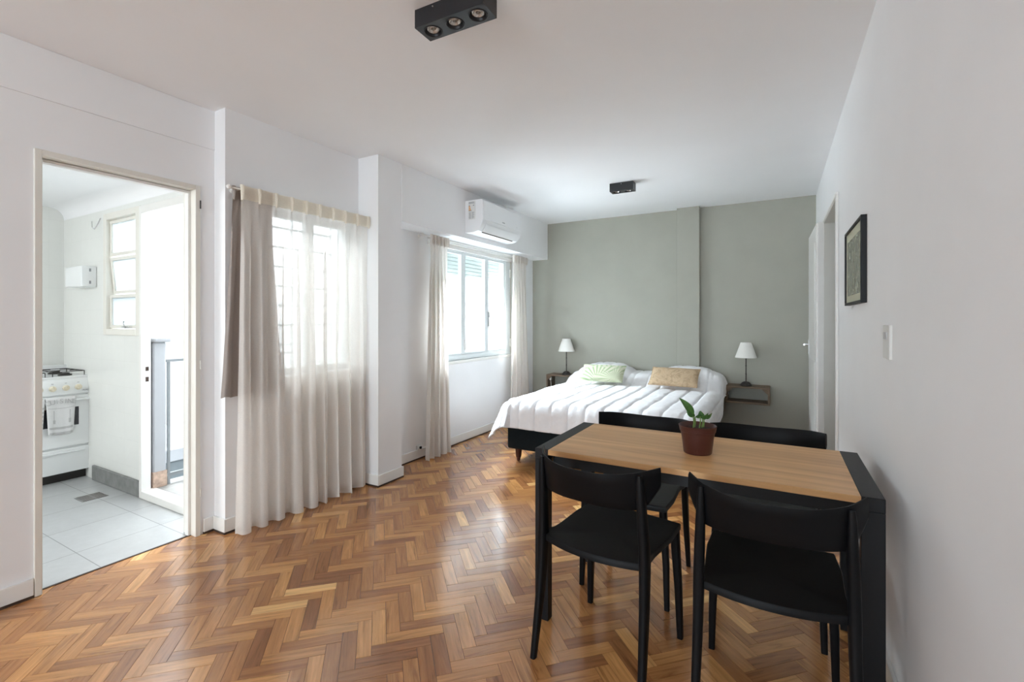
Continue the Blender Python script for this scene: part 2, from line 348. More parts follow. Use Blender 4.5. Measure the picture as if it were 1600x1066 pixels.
def wall(name, parts, mat):
    bm = B()
    for p in parts: bx(bm, *p)
    return struct(link(name, bm, mat))
def parquet():
    bm = B(); uvl = bm.loops.layers.uv.new('UVMap'); cl = bm.loops.layers.color.new('plank')
    wd, n = 0.0585, 4; s2 = math.sqrt(0.5); g = 0.0005; ch = 0.0012
    x0, x1, y0, y1 = -3.13, 0.40, -5.05, 5.9
    def world(a, b): return ((a - b) * s2 * wd - 1.72, (a + b) * s2 * wd + 1.256)
    rng = random.Random(3)
    N_ = 190
    for gx in range(-N_, N_):
        for gy in range(-N_, N_):
            for kind in (0, 1):
                if kind == 0:
                    if (gx - gy) % (2 * n): continue
                    a0, a1, b0, b1 = gx, gx + n, gy, gy + 1
                else:
                    if (gx - gy) % (2 * n) != 2 * n - 1: continue
                    a0, a1, b0, b1 = gx, gx + 1, gy, gy + n
                    # column gx: cells with (x-y)%2n in n..2n-1 start where the remainder is 2n-1
                cx, cy = world((a0 + a1) / 2, (b0 + b1) / 2)
                if cx < x0 - 0.15 or cx > x1 + 0.15 or cy < y0 - 0.15 or cy > y1 + 0.15: continue
                gg = g / wd; cc = ch / wd
                h = rng.uniform(-0.00015, 0.00015); tx, ty = rng.gauss(0, 0.0022), rng.gauss(0, 0.0022)
                def V(a, b, z):
                    x, y = world(a, b); return bm.verts.new((x, y, z + h + (x - cx) * tx + (y - cy) * ty))
                o_ = [V(a0 + gg, b0 + gg, -0.0012), V(a1 - gg, b0 + gg, -0.0012), V(a1 - gg, b1 - gg, -0.0012), V(a0 + gg, b1 - gg, -0.0012)]
                q = cc * 0.7
                i_ = [V(a0 + q, b0 + q, 0), V(a1 - q, b0 + q, 0), V(a1 - q, b1 - q, 0), V(a0 + q, b1 - q, 0)]
                tone = min(1, max(0, rng.gauss(0.52, 0.18))); col = (tone, rng.random(), rng.random(), 1)
                U0 = rng.random() * 5; V0 = rng.random() * 5
                fs = [bm.faces.new(i_)] + [bm.faces.new([o_[k], o_[(k + 1) % 4], i_[(k + 1) % 4], i_[k]]) for k in range(4)]
                for f in fs:
                    for lp in f.loops:
                        x, y = lp.vert.co.x, lp.vert.co.y
                        A = ((x + 1.72) + (y - 1.256)) * s2; Bc = ((y - 1.256) - (x + 1.72)) * s2
                        lp[uvl].uv = (U0 + A, V0 + Bc) if kind == 0 else (U0 + Bc, V0 + A)
                        lp[cl] = col
    for co, no in (((x0, 0, 0), (-1, 0, 0)), ((x1, 0, 0), (1, 0, 0)), ((0, y0, 0), (0, -1, 0)), ((0, y1, 0), (0, 1, 0))):
        bmesh.ops.bisect_plane(bm, geom=bm.verts[:] + bm.edges[:] + bm.faces[:], plane_co=co, plane_no=no, clear_outer=True)
    bm2 = bm
    o = struct(link('floor', bm2, PARQ))
    return o
floor = parquet()
struct(box('floor_base', -3.13, 0.45, -5.1, 5.95, -0.10, -0.0015, DARKGAP))
struct(box('floor_kitchen', XK - 0.1, -3.13, -1.1, YK + 0.02, -0.10, 0.0, KTILE))
struct(box('ceiling', XL - 0.1, XR + 0.12, YR - 0.12, YB + 0.12, CZ, CZ + 0.12, CEIL))
struct(box('ceiling_kitchen', XK - 0.1, XL - 0.1, -1.1, YK + 0.02, KC, KC + 0.1, CEIL))
# left wall with the kitchen door opening (0.86..1.56, 2.10 high)
DY0, DY1, DZ = 0.862, 1.545, 2.115
wall('wall_left', [(XL - 0.11, XL, YR, DY0 - 0.02, 0, CZ), (XL - 0.11, XL, DY1 + 0.02, 1.66, 0, CZ), (XL - 0.11, XL, DY0 - 0.02, DY1 + 0.02, DZ + 0.015, CZ)], WHITE)
struct(box('trim_1', XL, XL + 0.006, YR, 1.66, 2.385, CZ, WHITE, bevel=0.002))
# wall behind the sheer curtain, with window 1
WY0, WY1, WZ0, WZ1 = 1.93, 2.70, 0.93, 2.09
wall('wall_left_curtain', [(XL - 0.11, XC, 1.66, WY0, 0, CZ), (XL - 0.11, XC, WY1, 2.74, 0, CZ), (XL - 0.11, XC, WY0, WY1, 0, WZ0), (XL - 0.11, XC, WY0, WY1, WZ1, CZ)], WHITE)
wall('pillar', [(XL - 0.11, XP, 2.72, 2.985, 0, CZ)], WHITE)
wall('beam', [(XC, XP + 0.005, 2.985, YB, 2.145, CZ)], WHITE)
VY0, VY1, VZ0, VZ1 = 3.63, 5.30, 0.885, 2.10
XW = -2.968
wall('wall_left_bedroom', [(XL - 0.11, XW, 2.985, VY0, 0, CZ), (XL - 0.11, XW, VY1, YB, 0, CZ), (XL - 0.11, XW, VY0, VY1, 0, VZ0), (XL - 0.11, XW, VY0, VY1, VZ1, CZ)], WHITE)
wall('wall_back', [(XL - 0.1, XR + 0.1, YB, YB + 0.12, 0, CZ)], SAGE)
struct(box('pilaster', -1.025, -0.778, YB - 0.095, YB, 0, CZ, SAGE, bevel=0.003))
RY0, RY1, RZ = 3.82, 4.76, 2.155
wall('wall_right', [(XR, XR + 0.14, YR, RY0 - 0.015, 0, CZ), (XR, XR + 0.14, RY1 + 0.015, YB, 0, CZ), (XR, XR + 0.14, RY0 - 0.015, RY1 + 0.015, RZ, CZ)], WHITE)
wall('wall_rear', [(XL, -2.6, YR - 0.12, YR, 0, CZ), (0.0, XR, YR - 0.12, YR, 0, CZ), (-2.6, 0, YR - 0.12, YR, 0, 0.55), (-2.6, 0, YR - 0.12, YR, 2.55, CZ)], WHITE)
# hallway past the open door on the right
wall('wall_hall', [(XR + 0.152, 1.5, RY1 + 0.0, RY1 + 0.1, 0, 2.4), (1.5, 1.6, 3.2, 4.9, 0, 2.4), (XR + 0.14, 1.6, 3.1, 3.2, 0, 2.4), (XR + 0.14, 1.6, 3.1, 4.9, 2.4, 2.5)], WHITE)
struct(box('floor_hall', XR + 0.04, 1.6, 3.1, 4.9, -0.05, -0.001, DARKGAP))
# kitchen walls
KX0, KX1, KZ = -4.10, -3.30, 2.12          # balcony door opening
QX0, QX1, QZ0, QZ1 = -4.68, -4.19, 1.25, 2.12  # kitchen window opening
wall('wall_kitchen_window', [(XK, QX0 - 0.02, YK, YK + 0.05, 0, 2.5), (QX1 + 0.02, KX0 - 0.01, YK, YK + 0.05, 0, 2.5), (KX1 + 0.01, XL - 0.11, YK, YK + 0.05, 0, 2.5),
     (QX0 - 0.02, QX1 + 0.02, YK, YK + 0.05, 0, QZ0 - 0.02), (QX0 - 0.02, QX1 + 0.02, YK, YK + 0.05, QZ1 + 0.02, 2.5), (KX0 - 0.01, KX1 + 0.01, YK, YK + 0.05, KZ + 0.01, 2.5)], KWALL)
wall('wall_kitchen_back', [(XK - 0.1, XK, -1.1, YK + 0.1, 0, 2.5)], KWALLB)
wall('wall_kitchen_near', [(XK, -5.1, -1.2, -1.1, 0, 2.5), (-3.6, XL - 0.11, -1.2, -1.1, 0, 2.5), (-5.1, -3.6, -1.2, -1.1, 0, 0.95), (-5.1, -3.6, -1.2, -1.1, 2.2, 2.5)], KWALL)
# rounded cove where the kitchen ceiling meets the window wall
bm = B(); out = [(YK, 0), (YK, -0.0)]
pr = [(YK + 0.0, KC - 0.10)] + [(YK - 0.10 + 0.10 * math.cos(R(a)), KC - 0.10 + 0.10 * math.sin(R(a))) for a in range(0, 91, 10)] + [(YK - 0.10, KC + 0.01), (YK + 0.01, KC + 0.01), (YK + 0.01, KC - 0.10)]
vsA = [bm.verts.new((XK, y, z)) for y, z in pr]; vsB = [bm.verts.new((XL - 0.11, y, z)) for y, z in pr]
for i in range(len(pr) - 1): bm.faces.new([vsA[i], vsA[i + 1], vsB[i + 1], vsB[i]])
struct(link('trim_2', bm, CEIL, smooth=60))

# baseboards: white board on a thin dark gap
def baseboard(name, segs):
    """segs: list of (x0,x1,y0,y1) footprints"""
    bm = B(); bd = B()
    for s in segs:
        bx(bm, *s, 0.012, 0.092); bx(bd, s[0], s[1], s[2], s[3], 0.0, 0.012)
    o = struct(link(name, bm, TRIM, bevel=0.003)); link('shadow_gap', bd, DARKGAP, o); return o
T = 0.013
baseboard('baseboard_left', [(XL, XL + T, YR, 0.832)])
baseboard('baseboard_step', [(XL, XL + T, 1.592, 1.66 - T), (XL, XC + T, 1.66 - T, 1.66), (XC, XC + T, 1.66, 2.72 - T)])
baseboard('baseboard_pillar', [(XC, XP + T, 2.72 - T, 2.72), (XP, XP + T, 2.72, 2.985 + T), (XW, XP, 2.985, 2.985 + T)])
baseboard('baseboard_bedroom', [(XW, XW + T, 2.985 + T, YB)])
baseboard('baseboard_back', [(XW + T, -1.03, YB - T, YB), (-0.77, XR, YB - T, YB)])
baseboard('baseboard_right', [(XR - T, XR, YR, RY0 - 0.06), (XR - T, XR, RY1 + 0.06, YB - T)])
bm = B(); bx(bm, -4.93, KX0 - 0.02, YK - 0.02, YK, 0, 0.12); bx(bm, XK, -5.56 + 0.02, -1.1, YK - 0.02, 0, 0.12)
struct(link('baseboard_kitchen', bm, GREYCEM, bevel=0.006))

# door_1: cream frame round the kitchen opening
def frame_y(x0, x1, y0, y1, ztop, wd, bm):
    bx(bm, x0, x1, y0 - wd, y0, 0, ztop + wd); bx(bm, x0, x1, y1, y1 + wd, 0, ztop + wd); bx(bm, x0, x1, y0, y1, ztop, ztop + wd)
bm = B(); frame_y(XL - 0.13, XL + 0.012, DY0, DY1, DZ - 0.004, 0.028, bm)
d1 = struct(link('door_1', bm, CREAM, bevel=0.003))
bm = B(); bx(bm, XL - 0.085, XL - 0.045, DY0, DY0 + 0.012, 0, DZ - 0.01); bx(bm, XL - 0.085, XL - 0.045, DY1 - 0.014, DY1, 0, DZ - 0.01); bx(bm, XL - 0.085, XL - 0.045, DY0, DY1, DZ - 0.022, DZ - 0.006)
link('door_stop', bm, TRIM, d1, bevel=0.002)
for z in (2.0, 1.02, 0.24):
    bm = B(); lathe(bm, [(0, 0), (0.004, 0), (0.004, 0.05), (0, 0.05)], 10, XL + 0.014, DY1 + 0.026, z); link('hinge', bm, DARKM if z > 1.9 else CREAM, d1, smooth=True)
struct(box('trim_3', -3.138, -3.126, DY0, DY1, -0.002, 0.003, DARKGAP))

# window_1: white steel window behind the sheer curtain, with a barred grille
bm = B(); xx = XC - 0.09
for y0, y1, z0, z1 in ((WY0, WY0 + 0.045, WZ0, WZ1), (WY1 - 0.045, WY1, WZ0, WZ1), (WY0, WY1, WZ0, WZ0 + 0.05), (WY0, WY1, WZ1 - 0.05, WZ1), ((WY0 + WY1) / 2 - 0.03, (WY0 + WY1) / 2 + 0.03, WZ0, WZ1)):
    bx(bm, xx - 0.03, xx + 0.02, y0, y1, z0, z1)
w1 = struct(link('window_1', bm, ALU, bevel=0.003))
box('pane', xx - 0.008, xx - 0.004, WY0, WY1, WZ0, WZ1, GLASS, w1)
box('window_sill', XC - 0.11, XC + 0.03, WY0 - 0.03, WY1 + 0.0, WZ0 - 0.03, WZ0, TRIM, w1, bevel=0.004)
bm = B()
for k in range(8): bx(bm, XL - 0.17, XL - 0.155, WY0 - 0.02, WY1 + 0.02, WZ0 + 0.05 + k * 0.146, WZ0 + 0.066 + k * 0.146)
for y in (WY0 + 0.02, WY0 + 0.20, WY0 + 0.385, WY0 + 0.57, WY1 - 0.02): bx(bm, XL - 0.175, XL - 0.15, y - 0.006, y + 0.006, WZ0, WZ1)
link('grille', bm, ALU, w1)

# window_2: bedroom window, three glazed leaves, handle, roller shutter half way down
bm = B(); xx = XW - 0.045
fz0, fz1 = VZ0, 2.075
for y0, y1, z0, z1 in ((VY0, VY0 + 0.05, fz0, fz1), (5.135, 5.245, fz0, fz1), (VY0, 5.245, fz0, fz0 + 0.055), (VY0, 5.245, fz1 - 0.028, fz1)):
    bx(bm, xx - 0.03, xx + 0.03, y0, y1, z0, z1)
w2 = struct(link('window_2', bm, ALU, bevel=0.004))
for (y0, y1) in ((VY0 + 0.05, 4.225), (4.225, 4.70), (4.70, 5.135)):
    bm = B(); s = 0.038
    z0, z1 = fz0 + 0.055, fz1 - 0.028
    for a in ((y0, y0 + s, z0, z1), (y1 - s, y1, z0, z1), (y0, y1, z0, z0 + 0.022), (y0, y1, z1 - 0.02, z1)): bx(bm, xx - 0.02, xx + 0.022, *a)
    lf = link('casement', bm, ALU, w2, bevel=0.003)
    box('pane', xx - 0.003, xx + 0.001, y0 + s, y1 - s, z0, z1, GLASS, lf)
bm = B(); bx(bm, xx + 0.022, xx + 0.034, 4.722, 4.744, 1.24, 1.42); tube(bm, [(xx + 0.034, 4.733, 1.35), (xx + 0.065, 4.735, 1.345), (xx + 0.07, 4.80, 1.325), (xx + 0.07, 4.85, 1.315)], 0.009, 8)
link('window_handle', bm, STEEL, w2, smooth=True)
bm = B(); bx(bm, xx + 0.022, xx + 0.034, 4.24, 4.26, 0.99, 1.10); link('latch', bm, TRIM, w2, bevel=0.002)
for z in (0.98, 1.86):
    bm = B(); lathe(bm, [(0, 0), (0.009, 0), (0.009, 0.10), (0, 0.10)], 10, xx + 0.036, 5.232, z); link('hinge', bm, TRIM, w2, smooth=True)
box('window_sill', XW - 0.02, XW + 0.02, VY0 - 0.02, VY1 - 0.02, VZ0 - 0.03, VZ0, TRIM, w2, bevel=0.004)
box('side_channel', xx - 0.018, xx + 0.022, 5.243, 5.298, VZ0 - 0.004, VZ1 - 0.01, BEIGE, w2, bevel=0.002)
bm = B(); bx(bm, XW - 0.03, XW + 0.012, VY0 - 0.04, VY1 + 0.03, 2.06, 2.144); bx(bm, XW, XW + 0.03, VY0 - 0.04, VY1 + 0.03, 2.105, 2.118)
link('shutter_box', bm, TRIM, w2, bevel=0.003)
bm = B()
for k in range(8):
    z = 1.815 + k * 0.043
    prism(bm, [(XL - 0.115, z), (XL - 0.105, z + 0.004), (XL - 0.102, z + 0.022), (XL - 0.105, z + 0.038), (XL - 0.115, z + 0.043)], 0, 1, Matrix(((1, 0, 0, 0), (0, 0, VY1 - VY0 + 0.2, VY0 - 0.1), (0, 1, 0, 0), (0, 0, 0, 1))))
link('roller_shutter', bm, SHUT, w2, smooth=True)

# window_3: three-pane kitchen window
bm = B(); yy = YK
for x0, x1, z0, z1 in ((QX0 - 0.05, QX0, QZ0 - 0.05, QZ1 + 0.05), (QX1, KX0 - 0.02, QZ0 - 0.05, QZ1 + 0.05), (QX0, QX1, QZ0 - 0.05, QZ0), (QX0, QX1, QZ1, QZ1 + 0.05)): bx(bm, x0, x1, yy - 0.015, yy + 0.06, z0, z1)
w3 = struct(link('window_3', bm, CREAM, bevel=0.003))
zs = [QZ0, QZ0 + 0.275, QZ0 + 0.575, QZ1]
for k in range(3):
    z0, z1 = zs[k] + 0.006, zs[k + 1] - 0.006
    bm = B(); M = Matrix.Translation((0, yy + 0.03, z1)) @ Matrix.Rotation(R(5 if k == 1 else 0), 4, 'X') @ Matrix.Translation((0, -yy - 0.03, -z1))
    for a in ((QX0 + 0.004, QX0 + 0.03, z0, z1), (QX1 - 0.02, QX1 - 0.004, z0, z1), (QX0, QX1, z0, z0 + 0.024), (QX0, QX1, z1 - 0.024, z1)): bx(bm, a[0], a[1], yy + 0.01, yy + 0.035, a[2], a[3], M)
    s = link('sash', bm, CREAM, w3, bevel=0.002)
    bm = B(); bx(bm, QX0 + 0.03, QX1 - 0.02, yy + 0.02, yy + 0.024, z0 + 0.024, z1 - 0.024, M); link('frosted_pane', bm, FROST, s)
bm = B(); bx(bm, -4.42, -4.30, yy - 0.012, yy + 0.012, QZ0 + 0.008, QZ0 + 0.02); tube(bm, [(-4.36, yy - 0.01, QZ0 + 0.01), (-4.34, yy - 0.03, QZ0 + 0.03), (-4.335, yy - 0.03, QZ0 + 0.06)], 0.006, 8)
link('latch', bm, STEEL, w3, bevel=0.0)

# door_2: balcony doorway in the kitchen
bm = B()
bx(bm, KX0 - 0.02, KX0 + 0.01, YK - 0.02, YK + 0.045, 0.0, KZ + 0.045); bx(bm, KX0, KX1, YK - 0.02, YK + 0.045, KZ - 0.01, KZ + 0.045); bx(bm, KX1 - 0.03, KX1 + 0.02, YK - 0.02, YK + 0.045, 0, KZ)
d2 = struct(link('door_2', bm, TRIM, bevel=0.004))
box('threshold', KX0, KX1, YK - 0.02, YK + 0.075, 0, 0.055, TRIM, d2, bevel=0.004)
bm = B(); bx(bm, KX0 + 0.010, KX0 + 0.0115, YK + 0.01, YK + 0.03, 0.94, 0.97); bx(bm, KX0 + 0.010, KX0 + 0.0115, YK + 0.01, YK + 0.03, 0.86, 0.895)
link('strike_hole', bm, DARKGAP, d2)

# door_3: doorway in the right wall with its leaf folded back against the wall
bm = B(); frame_y(XR - 0.012, XR + 0.15, RY0, RY1, RZ - 0.02, 0.022, bm)
d3 = struct(link('door_3', bm, BEIGE, bevel=0.003))
bm = B(); bx(bm, XR - 0.016, XR - 0.002, RY0 - 0.045, RY0 + 0.002, 0, RZ - 0.006); bx(bm, XR - 0.016, XR - 0.002, RY0 - 0.045, RY1 + 0.05, RZ - 0.006, RZ + 0.015); bx(bm, XR - 0.055, XR - 0.002, RY1 + 0.002, RY1 + 0.028, 0, RZ - 0.006)
link('architrave', bm, TRIM, d3, bevel=0.003)
M = Matrix.Translation((XR - 0.03, RY1 + 0.03, 0)) @ Matrix.Rotation(R(1.0), 4, 'Z')
bm = B(); bx(bm, -0.034, 0.0, 0, 0.82, 0.01, RZ - 0.01, M)
for z0, z1 in ((0.15, 0.95), (1.1, 2.0)):
    bx(bm, -0.037, -0.033, 0.12, 0.70, z0, z1, M)
leaf = link('door_leaf', bm, TRIM, d3, bevel=0.003)
bm = B(); tube(bm, [M @ Vector((-0.036, 0.76, 1.075)), M @ Vector((-0.075, 0.76, 1.075)), M @ Vector((-0.08, 0.70, 1.075))], 0.009, 10); bx(bm, -0.04, -0.036, 0.74, 0.78, 0.98, 1.12, M); link('door_handle', bm, STEEL, leaf, smooth=True)

# added_rear_window: unseen window added behind the camera to let the fill light in
bm = B()
for x in (-2.6, -1.75, -0.9, -0.05): bx(bm, x, x + 0.05, YR - 0.08, YR - 0.03, 0.55, 2.55)
bx(bm, -2.6, 0, YR - 0.08, YR - 0.03, 0.55, 0.60); bx(bm, -2.6, 0, YR - 0.08, YR - 0.03, 2.50, 2.55)
struct(link('added_rear_window', bm, ALU))

# ================================================================== OUTSIDE
struct(box('floor_balcony', -4.22, XL - 0.12, YK + 0.05, 3.25, -0.12, 0.05, BALCT, bevel=0.004))
struct(box('wall_courtyard', -7.6, -7.4, -1.2, 17, -3, 5.5, EXTW))
struct(box('wall_rear_fill_blocker', -7.4, XK - 0.1, -1.2, -1.1, -3, 5.5, EXTW))  # unseen wall added to keep the rear fill off the courtyard
struct(box('wall_spill_blocker', -7.4, XL - 0.12, 3.25, 3.33, -1.2, 4.6, EXTW))  # added wall, blocks bedroom daylight from spilling on to the sheer curtain
struct(box('trim_4', -7.4, -7.3, 3.4, 17, 1.15, 1.25, EXTW))
struct(box('floor_courtyard', -7.4, -3.2, 1.8, 17, -1.2, -1.1, EXTG))
pp = box('parapet_pier', -4.27, -4.085, YK + 0.058, YK + 0.145, 0.05, 1.15, EXTB, bevel=0.012)
tag(pp, 'pale blue-white plastered pier standing outside the kitchen balcony door', 'pier')
box('pier_cap', -4.29, -4.055, YK + 0.053, YK + 0.165, 1.15, 1.185, EXTB, pp, bevel=0.01)
bm = B(); bx(bm, -4.16, -4.080, YK + 0.056, YK + 0.148, 0.05, 0.17); o = link('brick_patch', bm, BRICKP, pp, bevel=0.002); o['label'] = 'bare brown patch where the plaster is gone'
RAILM = paint('grey_white_railing_paint', (0.24, 0.26, 0.27, 1), 0.4, 30, 0.0, 0.03)
rl = thing('balcony_railing', (-4.11, YK + 0.20, 0.05), 'white metal railing with thin upright bars on the kitchen balcony', 'railing')
bm = B(); bx(bm, -0.015, 0.015, -0.05, 1.0, 0.945, 0.965); link('top_rail', bm, RAILM, rl)
bm = B(); bx(bm, -0.012, 0.012, -0.05, 1.0, 0.06, 0.085); link('bottom_rail', bm, RAILM, rl)
bm = B(); 
for k in range(9):
    b1 = B(); yb = -0.03 + 0.118 * k; bx(b1, -0.008, 0.008, yb - 0.008, yb + 0.008, 0.0, 0.95); link('bar', b1, RAILM, rl)
bm.free()
lg = box('rooftop_ledge', -6.2, -5.0, 1.85, 3.2, -1.1, -0.02, EXTG, bevel=0.02)
tag(lg, 'grey concrete ledge below the balcony railing outside the kitchen door', 'ledge')
box('ledge_cap', -6.2, -4.97, 1.83, 3.22, -0.02, 0.10, EXTB, lg, bevel=0.01)

# ================================================================== CURTAINS
def curtain(name, y0, y1, x, ztop, zbot, pleats, amp, mat, label, cat='curtain', head=0.0, ybot=None, group=None, seed=1, hmat=None, flare=1.0, nv=60, per=14):
    rng = random.Random(seed); yb0, yb1 = ybot or (y0, y1); ph = [rng.uniform(-0.5, 0.5) for _ in range(pleats + 2)]; am = [rng.uniform(0.65, 1.2) for _ in range(pleats + 2)]
    def f(u, v, dz=0.0):
        z = ztop + (zbot - ztop) * v
        k = u * pleats; i = int(min(k, pleats - 1e-6)); a = am[i] * (1 - (k - i)) + am[i + 1] * (k - i); p = ph[i] * (1 - (k - i)) + ph[i + 1] * (k - i)
        below = max(0, (ztop - z - head)) / max(0.01, (ztop - zbot - head))
        if ztop - z <= head + 1e-6 and head > 0:
            fr = k - round(k); pin = math.exp(-(fr / 0.07) ** 2); xo = 0.012 * pin; yo = 0
        else:
            g = min(1, below * 6)
            s = math.sin(2 * math.pi * (k + p * 0.5 * below)); s2 = math.copysign(abs(s) ** 0.75, s)
            fr = k - round(k); pin = math.exp(-(fr / 0.07) ** 2) * (1 - g) * 0.012
            xo = pin + amp * a * g * (0.45 + 0.55 * below * flare) * s2; yo = 0.25 * amp * a * g * math.cos(4 * math.pi * k + p)
        yy0 = y0 + (yb0 - y0) * v ** 1.3; yy1 = y1 + (yb1 - y1) * v ** 1.3
        xo += 0.006 * noise.noise(Vector((u * 9, v * 5, seed)))
        return Vector((x + xo, yy0 + (yy1 - yy0) * u + yo, z + dz))
    bm = B(); vh = head / (ztop - zbot)
    vs = [v * vh / 4 for v in range(4)] if head else []
    rows = vs + [vh + (1 - vh) * (j / nv) for j in range(nv + 1)]
    nu = pleats * per
    V = [[bm.verts.new(f(i / nu, v, (0.012 * noise.noise(Vector((i / nu * 8, 3, seed))) if v == 1 else 0))) for v in rows] for i in range(nu + 1)]
    for i in range(nu):
        for j in range(len(rows) - 1): bm.faces.new([V[i][j], V[i + 1][j], V[i + 1][j + 1], V[i][j + 1]])
    o = link(name, bm, mat, smooth=80)
    tag(o, label, cat, group)
    if head:
        bm = B(); r2 = [v * vh / 6 for v in range(7)]
        V = [[bm.verts.new(f(i / nu, v) + Vector((0.003, 0, 0))) for v in r2] for i in range(nu + 1)]
        for i in range(nu):
            for j in range(6): bm.faces.new([V[i][j], V[i + 1][j], V[i + 1][j + 1], V[i][j + 1]])
        link('pleated_heading', bm, hmat or HEADER, o, smooth=80)
        for k in range(pleats + 1):
            bm = B(); p = f(k / pleats, vh * 0.5); c = B()
            loft(c, [(p.x + 0.012, p.y, ztop - head - 0.012, 0.009, 0.005), (p.x + 0.016, p.y, ztop - head * 0.5, 0.013, 0.009), (p.x + 0.012, p.y, ztop - 0.004, 0.009, 0.012)], 10, 2.2)
            link('pinch_pleat', c, hmat or HEADER, o, smooth=True); bm.free()
    return o
curtain('sheer_curtain', 1.685, 2.70, -2.855, 2.145, 0.012, 9, 0.050, SHEER, 'long cream sheer curtain with pinch pleats over the barred window, reaching the floor', head=0.085, ybot=(1.665, 2.735), seed=4, nv=50)
curtain('blackout_curtain', 1.675, 1.93, -2.922, 2.145, 0.845, 4, 0.022, TAUPE, 'short taupe blackout curtain hanging behind the sheer, ending at sill height', head=0.075, ybot=(1.605, 2.03), seed=9, hmat=TAUPE, nv=30)
curtain('linen_curtain', 3.475, 3.73, -2.845, 2.128, 0.012, 5, 0.040, CURT2, 'cream linen curtain gathered left of the bedroom window, beside the socket', head=0.085, ybot=(3.41, 3.80), seed=12, group='bedroom window curtains', hmat=CURT2)
curtain('linen_curtain', 5.08, 5.42, -2.855, 2.128, 0.012, 5, 0.032, CURT2, 'cream linen curtain at the bedroom window corner, next to the sage wall', head=0.085, ybot=(4.98, 5.62), seed=15, group='bedroom window curtains', hmat=CURT2)
def rod(loc, y0, y1, x, z, label, wallx, brs):
    t = thing('curtain_rod', (x, (y0 + y1) / 2, z), label, 'curtain rod')
    bm = B(); tube(bm, [(0, y0 - (y0 + y1) / 2, 0), (0, (y1 - y0) / 2, 0)], 0.006, 12); link('pole', bm, TRIM, t, smooth=True)
    for y in brs:
        bm = B(); tube(bm, [(wallx - x, y - (y0 + y1) / 2, 0.0), (0.0, y - (y0 + y1) / 2, 0)], 0.006, 8); lathe(bm, [(0, 0), (0.014, 0), (0.016, 0.01), (0.006, 0.016)], 14, 0, 0, 0, Matrix.Translation((wallx - x, y - (y0 + y1) / 2, 0)) @ Matrix.Rotation(R(90), 4, 'Y')); link('bracket', bm, TRIM, t, smooth=True)
    for s in (y0, y1):
        bm = B(); lathe(bm, [(0, -0.016), (0.011, -0.011), (0.016, 0), (0.011, 0.011), (0, 0.016)], 14, 0, s - (y0 + y1) / 2, 0); link('finial', bm, TRIM, t, smooth=True)
rod(None, 1.635, 2.715, -2.88, 2.125, 'thin white curtain rod above the sheer curtain', XC, (1.70, 2.69))
rod(None, 3.42, 5.46, -2.885, 2.118, 'thin white curtain rod under the beam above the bedroom window', XW, (3.46, 5.40))

# ================================================================== DINING TABLE
TZ = 0.752
tb = thing('dining_table', (-0.318, 2.171, 0), 'rectangular dining table with light oak top and black steel ends, against the right wall', 'table')
HX, HY = 0.617, 0.302
box('tabletop', -HX + 0.0635, HX - 0.0635, -HY, HY, TZ - 0.024, TZ, TABLEW, tb, bevel=0.0015)['label'] = 'light oak tabletop between the black ends'
for s in (-1, 1):
    x0, x1 = (-HX, -HX + 0.063) if s < 0 else (HX - 0.063, HX)
    box('end_rail', x0, x1, -HY, HY, TZ - 0.045, TZ + 0.0005, TBLACK, tb, bevel=0.002)
    for t_ in (-1, 1):
        y0, y1 = (-HY, -HY + 0.042) if t_ < 0 else (HY - 0.042, HY)
        box('leg', x0, x1, y0, y1, 0.0, TZ - 0.045, TBLACK, tb, bevel=0.002)
for t_ in (-1, 1):
    box('apron', -HX + 0.063, HX - 0.063, t_ * 0.235 - 0.012, t_ * 0.235 + 0.012, TZ - 0.082, TZ - 0.024, TBLACK, tb, bevel=0.002)

